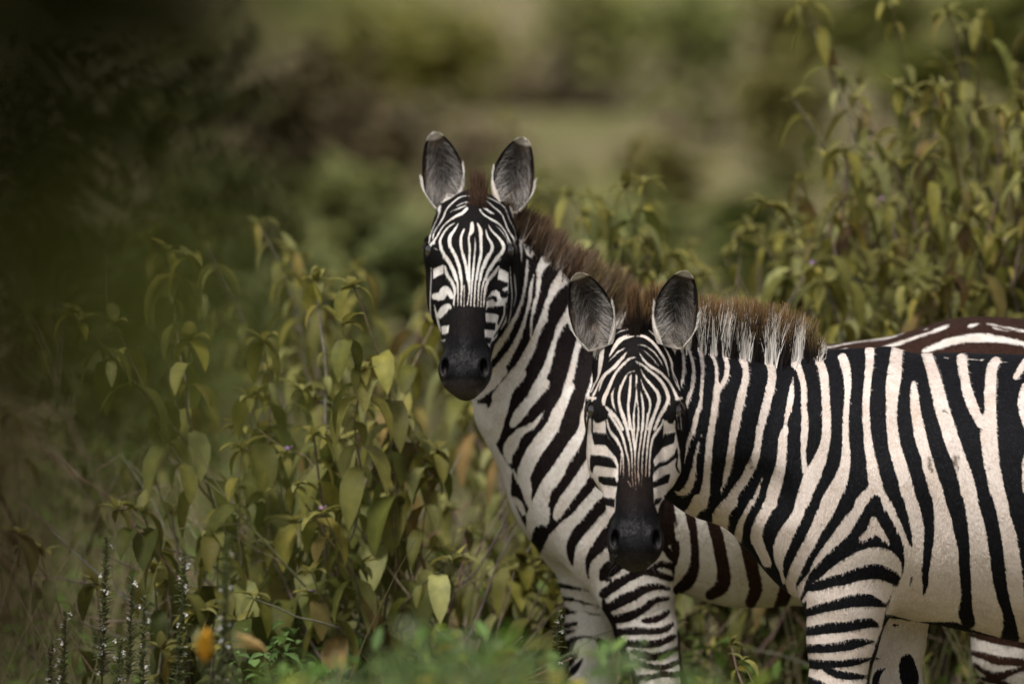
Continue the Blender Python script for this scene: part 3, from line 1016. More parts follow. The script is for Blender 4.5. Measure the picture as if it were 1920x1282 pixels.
def fur_mesh(V, F, f, light, dark, gi, groups, fr, n=190000):
    """short flat hairs of the coat, in the colour of the stripe they grow from"""
    rg = np.random.default_rng(5)
    A, B, C_, D = V[F[:, 0]], V[F[:, 1]], V[F[:, 2]], V[F[:, 3]]
    nr = np.cross(C_ - A, D - B); ar = np.linalg.norm(nr, axis=1); nr = nr / np.maximum(ar, 1e-12)[:, None]
    hd = groups.index('head')
    head = gi[F[:, 0]] == hd
    w = ar * np.where(head, 2.2, 1.0) * (nr[:, 1] < .55) * (A[:, 2] > .35)
    w[(A[:, 0] > 1.25)] *= .3
    idx = rg.choice(len(F), n, p=w / w.sum())
    r1 = rg.random(n)[:, None]; r2 = rg.random(n)[:, None]
    P = (A[idx] * (1-r1) + B[idx] * r1) * (1-r2) + (D[idx] * (1-r1) + C_[idx] * r1) * r2
    N = nr[idx]; H = head[idx]
    ff = f[F[idx]]
    fv = (ff[:, 0] * (1-r1[:, 0]) + ff[:, 1] * r1[:, 0]) * (1-r2[:, 0]) + (ff[:, 3] * (1-r1[:, 0]) + ff[:, 2] * r1[:, 0]) * r2[:, 0]
    fv = fv + rg.normal(0, np.where(H, .3, .6), n)
    g = rg.uniform(.72, 1.18, n)[:, None]
    L = light[F[idx, 0]]; K = dark[F[idx, 0]]
    col = np.where((fv > 0)[:, None], K * g * rg.choice([.7, 1.0, 1.9], n)[:, None], L * g)
    ph = P[:, 0] * 9 + P[:, 2] * 5
    flow = np.stack([.25 + .25 * np.sin(ph), np.zeros(n), -.9 + .2 * np.cos(ph * 1.3)], 1)
    flow[H] = -fr[1][:, 2] + np.stack([P[H, 0] - fr[0][0], np.zeros(H.sum()), np.zeros(H.sum())], 1) * 2.0
    flow += rg.normal(0, .16, (n, 3))
    d = flow - N * (flow * N).sum(1)[:, None]; d /= np.linalg.norm(d, axis=1)[:, None]
    sd = np.cross(N, d)
    ln = np.where(H, .0045, .0062)[:, None] * rg.uniform(.6, 1.3, n)[:, None]
    hw = np.where(H, .00028, .00042)[:, None]
    a = P + N * .0003
    m = a + d * ln * .55 + N * ln * .10
    e = a + d * ln + N * ln * .12
    VV = np.stack([a - sd*hw, a + sd*hw, m + sd*hw*.8, m - sd*hw*.8, e + sd*hw*.15, e - sd*hw*.15], 1)
    q = np.array([[0, 1, 2, 3], [3, 2, 4, 5]])[None]
    FF = (np.arange(n)[:, None, None] * 6 + q).reshape(-1, 4)
    me = mesh_np('short_hair', VV.reshape(-1, 3), FF)
    add_attr(me, 'col', np.repeat(col, 6, axis=0))
    me.materials.append(M_FUR)
    return me

def leg(joints, grp, k=.03):
    """joints: list of (point, radius, y-flattening)"""
    return [Prim('con', joints[i][0], joints[i+1][0], joints[i][1], joints[i+1][1], k=k, grp=grp) for i in range(len(joints)-1)]

def px_prims(y, s):
    def C(x0, y0, r0, x1, y1, r1, k=.04, sy=1.0, grp='body', d0=0, d1=0):
        return Prim('con', W(x0, y0, y + d0), W(x1, y1, y + d1), r0 * PXM(y), r1 * PXM(y), k=k, grp=grp, sy=sy)
    return C

def hoof_and_pastern(kx, y, grp, px_off=0):
    """lower leg from the knee down to the ground, world metres; kx = (x, z, r) of the knee"""
    x, z, r = kx
    P = []
    pts = [(x, z, r), (x + .005, z - .07, r*.78), (x + .01, .22, .024), (x + .01, .16, .030), (x - .03, .075, .026), (x - .045, .045, .040), (x - .05, .022, .046)]
    for a, b in zip(pts[:-1], pts[1:]):
        P.append(Prim('con', (a[0], y, a[1]), (b[0], y, b[1]), a[2], b[2], k=.02, grp=grp))
    return P

def mane_between(root_curve, n, width, hfun, lean, colfun, seed, halfw=.0009):
    """root_curve: list of world points; hfun(t) strand length; colfun(point, t, rnd) -> root and tip colour"""
    rnd = random.Random(seed)
    pts = [Vector(p) for p in root_curve]
    seglen = [(pts[i+1] - pts[i]).length for i in range(len(pts)-1)]
    tot = sum(seglen); H = []
    tuft = [(rnd.gauss(0, .10), rnd.gauss(0, .09), rnd.uniform(.80, 1.16), rnd.uniform(.6, 1.25)) for _ in range(400)]
    for q in range(n):
        t = rnd.random(); d = t * tot; i = 0
        while i < len(seglen) - 1 and d > seglen[i]: d -= seglen[i]; i += 1
        p = pts[i].lerp(pts[i+1], min(1, d / seglen[i])) 
        off = rnd.gauss(0, 1) * width * .5
        p = p + Vector((0, off, -abs(off) * .3 - .004))
        ln = lean(t, p)
        dv = (ln + Vector((rnd.gauss(0, .07), rnd.gauss(0, .12) + off * 4, rnd.gauss(0, .05)))).normalized()
        clump = .5 + .5 * math.sin(t * 260 + 2.3 * math.sin(t * 91))
        tf = tuft[int(t * 95 + rnd.gauss(0, .35)) % 400]
        dv = (dv + Vector((tf[0], tf[1], 0))).normalized()
        L = hfun(t) * (.55 + .52 * rnd.random() ** .8) * tf[2]
        c0, c1, lf = colfun(p, t, rnd)
        L *= lf
        c1 = tuple(v * tf[3] for v in c1)
        H.append((p, dv, L, Vector((rnd.gauss(0, .06), rnd.gauss(0, .05), -.02)), c0, c1, halfw))
    return H

def crest_field(crest, marks, off):
    pts = [Vector(p) for p in crest]
    sl = [(pts[i+1] - pts[i]).length for i in range(len(pts)-1)]; tot = sum(sl)
    P = []
    for k in range(600):
        d = (k + .5) / 600 * tot; i = 0
        while i < len(sl) - 1 and d > sl[i]: d -= sl[i]; i += 1
        P.append(pts[i].lerp(pts[i+1], min(1, d / sl[i])) + off)
    q = coat_pixels(np.array(P))
    return marks.field(q), q[:, 0]

# --- front zebra
YF = 0.0
def front_zebra():
    C = px_prims(YF, 1)
    HP = (1190, 600, -.26)
    hs = 1.0
    fr = head_frame(*HP, 21, 0, 0)
    P = [
        C(1205, 700, 72, 1290, 790, 128, .04, .80, d0=-.12, d1=-.09),
        C(1290, 790, 125, 1360, 823, 146, .05, .70, d0=-.09, d1=-.05),
        C(1360, 823, 146, 1470, 848, 164, .05, .72, d0=-.05, d1=0),
        C(1530, 890, 180, 1620, 905, 236, .05, .86),
        C(1620, 905, 238, 1800, 918, 246, .05, .95),
        C(1800, 918, 246, 1940, 935, 258, .05, 1.0),
        C(1940, 935, 258, 2200, 930, 252, .05, 1.02),
        C(2200, 925, 250, 2400, 895, 232, .05, .95),
        C(2400, 895, 232, 2500, 910, 200, .05, .9),
        C(1380, 690, 26, 1660, 690, 34, .04, .8),
        Prim('ell', W(1590, 985, -.10), None, np.array([.125, .11, .17]), k=.05),
        Prim('ell', W(1590, 985, .10), None, np.array([.125, .11, .17]), k=.05),
        Prim('ell', W(1510, 1010, -.02), None, np.array([.075, .12, .11]), k=.05),
        C(2440, 800, 40, 2560, 1020, 22, .04),      # dock
        Prim('ell', W(1500, 840, -.265), None, np.array([.05, .06, .16]), k=.06, sub=True),
        Prim('ell', W(1735, 1030, -.335), None, np.array([.04, .06, .12]), k=.06, sub=True),
        Prim('ell', W(1640, 760, -.275), None, np.array([.05, .05, .10]), k=.06, sub=True),
        Prim('ell', W(1400, 930, -.185), None, np.array([.08, .03, .05]), k=.05, sub=True),
    ]
    zk = .43
    for grp, dy, px in (('body', -.115, 0), ('far_leg', .115, 110)):
        sh = 0 if grp == 'body' else 1
        a = [(W(1602 + px*.4, 1030, dy), .098 if not sh else .085), (W(1590 + px*.9, 1120, dy), .083 if not sh else .062),
             (W(1580 + px*.95, 1200, dy), .066 if not sh else .050), (W(1571 + px, 1290, dy), .054 if not sh else .047), (W(1568 + px, 1395, dy), .043)]
        P += leg(a, grp, .035)
        kn = a[-1][0]
        P += [Prim('ell', kn, None, np.array([.042, .04, .05]), k=.02, grp=grp)]
        P += hoof_and_pastern((kn.x, kn.z, .040), dy, grp)
    for grp, dy, px in (('body', -.13, 0), ('far_leg', .13, 60)):
        a = [(W(2400, 980, dy), .155), (W(2370, 1130, dy), .11), (W(2420+px, 1280, dy), .068), (W(2460+px, 1400, dy), .048), (W(2450+px, 1460, dy), .036)]
        P += leg(a, grp, .05)
        kn = a[-1][0]
        P += hoof_and_pastern((kn.x, kn.z, .034), dy, grp)
    HPs = head_prims(fr, hs)
    # throat joins head and neck
    P += [Prim('con', fr[0] + fr[1] @ np.array((.01, .17, -.13)), W(1250, 760, -.10), .075, .10, k=.05)]
    P += HPs
    for sx, bx, by in ((-1, 1132, 626), (1, 1251, 624)):
        P.append(Prim('con', fr[0] + fr[1] @ np.array((sx*.042, .105, -.055)), W(bx, by, -.165), .040, .020, k=.03, grp='head'))
    ox = P
    gx = axis_grid(W(1050, 641, 0).x, W(2640, 641, 0).x, .0055, W(1085, 0, -.2).x, W(1300, 0, -.2).x, .0015)
    gy = axis_grid(-.60, .34, .010, -.50, -.20, .003)
    gz = axis_grid(-.012, 1.36, .0060, W(0, 1085, -.3).z, W(0, 590, -.2).z, .0017)
    def dz(Q, gi, groups, dark, light, rag):
        rg = np.random.default_rng(3)
        for (mx, my, rx, ry) in ((1742, 868, 5, 13), (1747, 882, 4, 6), (1790, 862, 5, 14), (1793, 875, 4, 8), (1402, 862, 5, 9), (1408, 875, 4, 5), (1855, 880, 3, 3), (1478, 960, 7, 4), (1672, 1010, 4, 4), (1560, 1080, 4, 3), (1770, 770, 3, 3)):
            d = ((Q[:, 0] - mx) / rx) ** 2 + ((Q[:, 1] - my) / ry) ** 2
            w = np.clip((1.3 - d - rg.random(len(Q)) * .7) * 2, 0, 1)[:, None] * (gi != groups.index('head'))[:, None]
            light[:] = light * (1 - w) + np.array([.15, .12, .095]) * w
    s = PXM(-.25)
    def E(bx, by, tx, ty, w, sx, seed):
        b = W(bx, by, -.235); t = W(tx, ty, -.215)
        return (b, t, w * s, (sx * .28, -1, .05), .55, seed, 1.0)
    ears = [E(1127, 652, 1082, 511, 83, -1, 1), E(1255, 650, 1287, 507, 83, 1, 2)]
    def manes(prims):
        crest = [W(1196, 618, -.20), W(1235, 628, -.13), W(1290, 645, -.09), W(1330, 660, -.07), W(1390, 669, -.04), W(1440, 675, -.02), W(1490, 676, 0), W(1545, 676, 0)]
        FT, QT = crest_field(crest, MF, Vector((0, 0, -.01)))
        def hf(t):
            x = 1196 + (1545 - 1196) * t
            ys = np.interp(x, [1196, 1230, 1320, 1400, 1440, 1480, 1515, 1530, 1545], [30, 88, 102, 110, 108, 97, 80, 60, 32])
            return ys * PXM(0)
        def cf(p, t, rnd):
            fv = FT[min(599, int(t * 600))] + rnd.gauss(0, .8)
            qx = QT[min(599, int(t * 600))]
            g = rnd.uniform(.6, 1.15)
            tipc = (.23*g, .135*g, .058*g)
            if qx > 1505 and rnd.random() < .45: tipc = (.22*g, .19*g, .07*g)
            if fv < 1.6:
                if rnd.random() < .85: return (.82*g, .78*g, .73*g), (.74*g, .67*g, .58*g), .80
                return (.80*g, .74*g, .68*g), tipc, 1
            return (.016*g, .012*g, .011*g), tipc, 1
        H = mane_between(crest, 13000, .030, hf, lambda t, p: Vector((-.05 + .16 * t, -.02, 1)), cf, 11, .0015)
        # forelock
        rnd = random.Random(4)
        F = []
        for q in range(900):
            p = W(1189 + rnd.gauss(0, 3.6), 640 - 38 * rnd.random(), -.245 + .0)
            g = rnd.uniform(.6, 1.2)
            F.append((p, Vector((rnd.gauss(0, .06) - .03, -.08 + rnd.gauss(0, .06), 1)).normalized(), rnd.uniform(.05, .088), Vector((rnd.gauss(0, .05), 0, 0)),
                      (.014*g, .009*g, .007*g), (.17*g, .095*g, .045*g), .0008))
        return [('mane', H), ('forelock', F)]
    tone = dict(body=(.675, .592, .535), face=(.72, .65, .59), leg=(.64, .58, .53), dark=(.009, .009, .0105), face_dark=(.010, .009, .009), dark_zone=dz)
    return build_zebra('zebra', 'side-on zebra in front at the right, head lowered, beige coat with black stripes',
                       P, fr, hs, (gx, gy, gz), {'body': MF, 'far_leg': MFF, 'head': MFH}, ears, manes, (W(1570, 900, 0).x, 0, 0), tone)

# --- back zebra
YB = 0.95
def back_zebra():
    C = px_prims(YB, 1)
    fr = head_frame(882, 310, YB - .24, 24, -4, 0)
    hs = 1.0
    P = [
        C(935, 470, 62, 975, 590, 106, .05, .72, d0=-.08, d1=-.05),
        C(975, 590, 106, 1035, 740, 142, .05, .75, d0=-.05, d1=-.02),
        C(1035, 740, 142, 1110, 860, 170, .05, .85),
        C(1130, 850, 172, 1210, 855, 225, .05, .90),
        C(1210, 855, 228, 1400, 893, 236, .05, .95),
        C(1400, 893, 236, 1620, 893, 242, .05, 1.0),
        C(1620, 893, 242, 1830, 850, 245, .05, .98),
        C(1830, 850, 245, 1900, 850, 238, .05, .95),
        C(1900, 850, 238, 1985, 880, 200, .05, .9),
        C(1000, 560, 28, 1190, 660, 40, .05, .8),
        Prim('ell', W(1165, 960, YB - .09), None, np.array([.15, .11, .19]), k=.05),
        Prim('ell', W(1120, 960, YB + .09), None, np.array([.15, .11, .17]), k=.05),
        Prim('ell', W(1068, 925, YB), None, np.array([.108, .13, .14]), k=.05),
        C(1950, 760, 36, 2060, 980, 20, .04),
    ]
    a = [(W(1180, 1020, YB - .11), .105), (W(1192, 1100, YB - .11), .078), (W(1214, 1190, YB - .11), .061), (W(1238, 1280, YB - .11), .049), (W(1248, 1350, YB - .11), .043)]
    P += leg(a, 'body', .035); kn = a[-1][0]; P += hoof_and_pastern((kn.x, kn.z, .040), YB - .11, 'body')
    a = [(W(1125, 1020, YB + .11), .085), (W(1112, 1090, YB + .11), .066), (W(1110, 1180, YB + .11), .053), (W(1108, 1290, YB + .11), .047), (W(1106, 1350, YB + .11), .042)]
    P += leg(a, 'far_leg', .03); kn = a[-1][0]; P += hoof_and_pastern((kn.x, kn.z, .040), YB + .11, 'far_leg')
    for grp, dy, px in (('body', YB - .12, 0), ('far_leg', YB + .12, 50)):
        a = [(W(1920, 950, dy), .16), (W(1915, 1110, dy), .115), (W(1905 + px, 1220, dy), .085), (W(1945 + px, 1340, dy), .055), (W(1965 + px, 1410, dy), .040)]
        P += leg(a, grp, .05); kn = a[-1][0]
        P += hoof_and_pastern((kn.x, kn.z, .036), dy, grp)
    P += [Prim('con', fr[0] + fr[1] @ np.array((.01, .17, -.13)), W(955, 560, YB - .06), .075, .10, k=.05)]
    P += head_prims(fr, hs, True)
    for sx, bx, by in ((-1, 842, 380), (1, 948, 382)):
        P.append(Prim('con', fr[0] + fr[1] @ np.array((sx*.042, .118, -.085)), W(bx, by, YB - .12), .040, .020, k=.03, grp='head'))
    gx = axis_grid(W(770, 641, 1).x, W(2110, 641, 1).x, .0055, W(785, 0, .6).x, W(1000, 0, .6).x, .0015)
    gy = axis_grid(.20, 1.30, .010, .27, .72, .003)
    gz = axis_grid(-.012, 1.62, .0060, W(0, 745, .4).z, W(0, 350, .7).z, .0017)
    s = PXM(YB - .22)
    def E(bx, by, tx, ty, w, sx, seed):
        b = W(bx, by, YB - .17); t = W(tx, ty, YB - .10)
        return (b, t, w * s, (sx * .25, -1, .05), .55, seed, 1.0)
    ears = [E(840, 390, 812, 247, 78, -1, 3), E(951, 394, 983, 257, 78, 1, 4)]
    def manes(prims):
        crest = [W(930, 400, YB - .14), W(962, 445, YB - .10), W(1000, 490, YB - .07), W(1040, 528, YB - .04), W(1080, 556, YB - .02), W(1125, 590, YB), W(1170, 628, YB)]
        FT, QT = crest_field(crest, MB, Vector((.004, 0, -.02)))
        def hf(t):
            return np.interp(t, [0, .15, .3, .55, .8, 1], [44, 60, 78, 88, 100, 88]) * PXM(YB)
        def cf(p, t, rnd):
            fv = FT[min(599, int(t * 600))] + rnd.gauss(0, 1.2)
            g = rnd.uniform(.6, 1.15)
            tipc = (.17*g, .108*g, .066*g)
            if t > .62 and rnd.random() < .4: tipc = (.30*g, .23*g, .10*g)
            if fv < 0:
                if rnd.random() < .6: return (.80*g, .76*g, .71*g), (.55*g, .48*g, .40*g), .5
                return (.30*g, .24*g, .20*g), tipc, 1
            return (.024*g, .015*g, .011*g), tipc, 1
        H = mane_between(crest, 13000, .034, hf, lambda t, p: Vector((.34 + .1*t, -.03, 1)), cf, 21, .0015)
        rnd = random.Random(8); F = []
        for q in range(900):
            p = W(896 + rnd.gauss(0, 6), 415 - 48 * rnd.random(), YB - .24 - .0)
            g = rnd.uniform(.6, 1.2)
            F.append((p, Vector((rnd.gauss(0, .12), -.10 + rnd.gauss(0, .06), 1)).normalized(), rnd.uniform(.035, .075), Vector((rnd.gauss(0, .1), 0, 0)),
                      (.03*g, .018*g, .012*g), (.12*g, .07*g, .045*g), .0008))
        return [('mane', H), ('forelock', F)]
    def dz(Q, gi, groups, dark, light, rag):
        w = np.clip((Q[:, 0] - 1180) / 250, 0, 1)[:, None]
        w = w * (gi != groups.index('head'))[:, None]
        dark[:] = dark * (1 - w) + np.array([.034, .017, .012]) * w
        light[:] = light * (1 - .6*w) + np.array([.66, .62, .57]) * .6 * w
        rag[:] = np.where((Q[:, 1] < 720) & (w[:, 0] > .5), 2.0, np.maximum(rag, .6 * (gi != groups.index('head'))))
    tone = dict(body=(.67, .63, .59), face=(.76, .73, .69), leg=(.66, .63, .59), dark=(.011, .008, .008), face_dark=(.010, .009, .009), bias=.6, hold=.38, lip=(.085, .070, .066), bridge=.25, dark_zone=dz)
    return build_zebra('zebra', 'zebra behind the other, head held high and furthest left, brown-black stripes',
                       P, fr, hs, (gx, gy, gz), {'body': MB, 'far_leg': MBF, 'head': MBH}, ears, manes, (W(1150, 900, YB).x, YB, 0), tone)

front_zebra()
back_zebra()
# ------------------------------------------------------------------ ground
def hgt(x, y):
    """terrain height: level where the animals stand, rising to a slope far behind"""
    z = .03 * math.sin(x * 1.3 + .4) * math.sin(y * .9) if y > 3 else 0.0
    if y > 30: z += ((y - 30) / 100) ** 1.5 * 9.0
    return z

def make_ground():
    xs = np.concatenate([np.linspace(-90, -12, 30)[:-1], np.linspace(-12, 12, 90), np.linspace(12, 90, 30)[1:]])
    ys = np.concatenate([np.linspace(-40, -17, 10)[:-1], np.linspace(-17, 30, 130), np.linspace(30, 320, 80)[1:]])
    V = [(x, y, hgt(x, y)) for y in ys for x in xs]
    n = len(xs)
    F = [(j*n+i, j*n+i+1, (j+1)*n+i+1, (j+1)*n+i) for j in range(len(ys)-1) for i in range(n-1)]
    me = mesh_np('ground', V, F)
    q = NT('savanna_soil')
    a = q.noise(.30, 5, (1, .5, 1), .6); b = q.noise(.9, 6, None, .7)
    c1 = q.ramp(a, [(.30, (.070, .082, .018)), (.42, (.150, .145, .050)), (.52, (.21, .175, .105)), (.66, (.120, .135, .035))])
    c2 = q.ramp(b, [(.3, (.55, .55, .5)), (.7, (1.0, .96, .90))])
    q.link(q.mix(1.0, c1, c2, 'MULTIPLY'), q.b.inputs['Base Color'])
    q.b.inputs['Roughness'].default_value = .95
    q.b.inputs['Specular IOR Level'].default_value = .1
    bp = q.n.new('ShaderNodeBump'); bp.inputs['Distance'].default_value = .05
    q.link(q.noise(8, 5, None, .7), bp.inputs['Height']); q.link(bp.outputs[0], q.b.inputs['Normal'])
    me.materials.append(q.m)
    tag(link_mesh('ground', me), kind='structure')

# ------------------------------------------------------------------ plant building blocks
class Foliage:
    def __init__(s): s.V = []; s.C = []; s.n = 0
    def leaf(s, base, dirv, L, w, droop, col, fold=.35, tipcol=None, nu=5, roll=0.0):
        """an arching, folded leaf blade; 3 columns by nu+1 rows"""
        p = np.array(base, float); d = np.array(dirv, float); d /= np.linalg.norm(d)
        up = np.array((0, 0, 1.0))
        side = np.cross(d, up); ls = np.linalg.norm(side)
        side = side / ls if ls > .05 else np.array((1.0, 0, 0))
        if roll:
            side = side * math.cos(roll) + np.cross(d, side) * math.sin(roll)
        step = L / nu
        rows = []; cols = []
        for i in range(nu + 1):
            t = i / nu
            hw = w * .5 * (math.sin(math.pi * min(1, t * .96 + .03) ** .78) ** .9) + .0004
            n = np.cross(side, d)
            if i == nu: hw = .0006
            e = n * hw * fold
            rows += [p - side * hw + e, p, p + side * hw + e]
            c = col if tipcol is None else tuple(col[k] + (tipcol[k] - col[k]) * t for k in range(3))
            cols += [c, (c[0]*1.25, c[1]*1.22, c[2]*1.15), c]
            d = d + np.array((0, 0, -1.0)) * droop / nu * (1.15 - .3 * t)
            d /= np.linalg.norm(d)
            s2 = side - d * side.dot(d); side = s2 / np.linalg.norm(s2)
            p = p + d * step
        s.V += rows; s.C += cols; s.n += 1
        s.nu = nu
    def mesh(s, name, mat=None):
        mat = mat or M_LEAF
        nu = s.nu
        k = (nu + 1) * 3
        q = np.array([[3*i+j, 3*i+j+1, 3*i+j+4, 3*i+j+3] for i in range(nu) for j in (0, 1)])
        F = (np.arange(s.n)[:, None, None] * k + q[None]).reshape(-1, 4)
        me = mesh_np(name, np.array(s.V), F)
        add_attr(me, 'col', np.array(s.C))
        me.materials.append(mat or M_LEAF)
        return me

class Stems:
    def __init__(s): s.V = []; s.F = []; s.C = []
    def tube(s, pts, r0, r1, col, n=5):
        pts = [np.array(p, float) for p in pts]
        b = len(s.V)
        for i, p in enumerate(pts):
            d = pts[min(i+1, len(pts)-1)] - pts[max(i-1, 0)]; d = d / (np.linalg.norm(d) + 1e-9)
            a = np.cross(d, (0.3, 1, 0.1)); a /= np.linalg.norm(a); c = np.cross(d, a)
            r = r0 + (r1 - r0) * i / (len(pts) - 1)
            for j in range(n):
                an = 2 * math.pi * j / n
                s.V.append(p + (a * math.cos(an) + c * math.sin(an)) * r); s.C.append(col)
        for i in range(len(pts) - 1):
            for j in range(n):
                s.F.append((b+i*n+j, b+i*n+(j+1) % n, b+(i+1)*n+(j+1) % n, b+(i+1)*n+j))
    def mesh(s, name):
        me = mesh_np(name, np.array(s.V), np.array(s.F))
        add_attr(me, 'col', np.array(s.C)); me.materials.append(M_STEM)
        return me

def lerp3(a, b, t): return tuple(a[i] + (b[i] - a[i]) * t for i in range(3))

OLIVE = (.112, .106, .030); GREEN = (.055, .078, .014); YELLOW = (.25, .215, .040); BROWNL = (.15, .10, .04); DARKG = (.030, .050, .010)
PALE = (.20, .205, .085)

def flower_mesh(col=(.55, .42, .60), r=.010):
    fo = Foliage(); rnd = random.Random(2)
    for i in range(14):
        a = rnd.uniform(0, 6.28)
        fo.leaf((0, 0, 0), (math.cos(a), math.sin(a), rnd.uniform(.2, 1.6)), r * rnd.uniform(.8, 1.2), r * .5, .3, col, nu=3)
    return fo.mesh('flower')
FLOWER = {}

def shrub(name, label, x, y, h, spread, nst, seed, leafL=.085, leafW=.034, dens=1.0, lean=(0, 0), green=.5, flowers=3, base_bare=.35, bare_branches=0, group=None, cat='shrub', dead=.06, stemcol=(.13, .095, .065), tipw=1.0, zb=None, xlim=None, shade=1.0):
    """woody shrub with long drooping leaves in opposite pairs and yellowish tips"""
    rnd = random.Random(seed)
    z0 = hgt(x, y) if zb is None else zb
    root = empty(name, (x, y, z0))
    tag(root, label, cat, group)
    fo, st = Foliage(), Stems()
    tips = []
    def leafcol(t):
        c = lerp3(OLIVE, GREEN, rnd.random() * green * 1.2)
        r = rnd.random()
        if r < .34: c = lerp3(c, PALE, rnd.random())
        if r > 1 - dead: c = lerp3(c, BROWNL if rnd.random() < .6 else (.06, .035, .02), rnd.uniform(.4, 1))
        if t > .85: c = lerp3(c, YELLOW, rnd.uniform(.1, .5))
        g = rnd.uniform(.7, 1.25) * shade  # shade factor brightens or dims leaf colour in place of light
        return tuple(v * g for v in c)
    def shoot(p0, d0, L, r0, depth):
        n = max(5, int(L / .055))
        pts = [np.array(p0)]; d = np.array(d0, float); d /= np.linalg.norm(d)
        for i in range(n):
            d = d + np.array([rnd.gauss(0, .10), rnd.gauss(0, .10), rnd.gauss(.035, .06)])
            d /= np.linalg.norm(d)
            nxt = pts[-1] + d * (L / n)
            if xlim is not None and nxt[0] > xlim and nxt[1] < 1.42 and nxt[2] > .3: break
            if nxt[2] > z0 + h * 1.0 and len(pts) > 3: break
            pts.append(nxt)
        n = len(pts) - 1
        if n < 3: return
        st.tube(pts, r0, r0 * .35, tuple(c * rnd.uniform(.8, 1.2) for c in stemcol), 5)
        az = rnd.uniform(0, 3.14)
        start = base_bare if depth == 0 else .12
        for i in range(1, n + 1):
            t = i / n
            az += math.pi / 2 + rnd.gauss(0, .25)
            if t > start and rnd.random() < .74 * dens:
                for k in (0, 1):
                    a = az + math.pi * k + rnd.gauss(0, .2)
                    if rnd.random() < .15: continue
                    s = rnd.uniform(.35, 1.22) * (1 - .25 * max(0, t - .8) / .2)
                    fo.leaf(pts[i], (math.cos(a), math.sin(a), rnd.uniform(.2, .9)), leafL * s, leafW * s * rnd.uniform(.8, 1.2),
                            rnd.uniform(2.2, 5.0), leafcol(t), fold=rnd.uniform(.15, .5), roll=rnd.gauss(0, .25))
            if depth < 2 and .25 < t < .9 and rnd.random() < (.22 if depth == 0 else .10):
                a = rnd.uniform(0, 6.28)
                nd = d * .7 + np.array([math.cos(a) * .8, math.sin(a) * .8, .45])
                shoot(pts[i], nd, L * rnd.uniform(.25, .5), r0 * .5, depth + 1)
        # rosette of small pale leaves at the tip
        e = pts[-1]; tips.append(e)
        for k in range(int(7 * tipw)):
            a = rnd.uniform(0, 6.28)
            s = rnd.uniform(.15, .6)
            c = lerp3(lerp3(OLIVE, PALE, rnd.random()), YELLOW, .55 * rnd.random()); g = rnd.uniform(.75, 1.25)
            fo.leaf(e, (math.cos(a), math.sin(a), rnd.uniform(.5, 2.2)), leafL * s, leafW * s, rnd.uniform(.5, 2.2), tuple(v*g for v in c), fold=.4)
    for i in range(nst):
        a = 2 * math.pi * (i + rnd.random() * .7) / nst
        rr = spread * rnd.uniform(.1, .35)
        d = (math.cos(a) * spread / h * .9 + lean[0], math.sin(a) * spread / h * .6 + lean[1], 1)
        shoot((x + math.cos(a) * rr * .3, y + math.sin(a) * rr * .3, z0 - .02), d, h * rnd.uniform(.6, 1.02), rnd.uniform(.005, .009), 0)
    for i in range(bare_branches):
        a = rnd.uniform(0, 6.28); hh = rnd.uniform(.15, .75) * h
        p = np.array((x + rnd.gauss(0, spread*.3), y + rnd.gauss(0, .1), z0 + hh * .5)); d = np.array((rnd.choice((-1, 1)) * rnd.uniform(.5, 1), rnd.gauss(0, .4), rnd.uniform(.1, .8)))
        pts = [p]
        for k in range(9):
            d = d + np.array([rnd.gauss(0, .12), rnd.gauss(0, .12), rnd.gauss(0, .14)]); d /= np.linalg.norm(d)
            pts.append(pts[-1] + d * .07)
            if rnd.random() < .3:
                q = [pts[-1]]; dd = d + np.array([rnd.gauss(0, .5), rnd.gauss(0, .4), rnd.gauss(0, .5)])
                for m in range(4):
                    dd = dd / np.linalg.norm(dd) + np.array([rnd.gauss(0, .15), 0, rnd.gauss(0, .15)]); q.append(q[-1] + dd * .035)
                st.tube(q, .0018, .0008, tuple(c * 1.3 for c in stemcol), 4)
        st.tube(pts, .0045, .0014, tuple(c * rnd.uniform(.9, 1.7) for c in stemcol), 5)
    link_mesh('stems', st.mesh('stems'), root)
    link_mesh('leaves', fo.mesh('leaves'), root)
    rnd.shuffle(tips)
    for i in range(min(flowers, len(tips))):
        key = i % 3
        if key not in FLOWER: FLOWER[key] = flower_mesh([(.50, .34, .62), (.62, .44, .46), (.58, .40, .60)][key], .013)
        o = bpy.data.objects.new('flower', FLOWER[key]); COL.objects.link(o); o.parent = root
        o.location = Vector(tips[i]) - root.location + Vector((rnd.gauss(0, .01), -.01, .012))
    return root

def at(px, y): return W(px, 641, y).x

make_ground()
# ------------------------------------------------------------------ the brush around the animals
def top(py, y): return W(960, py, y).z          # height of something whose top shows at photo row py
SH = 'drooping-leaved shrubs around the zebras'
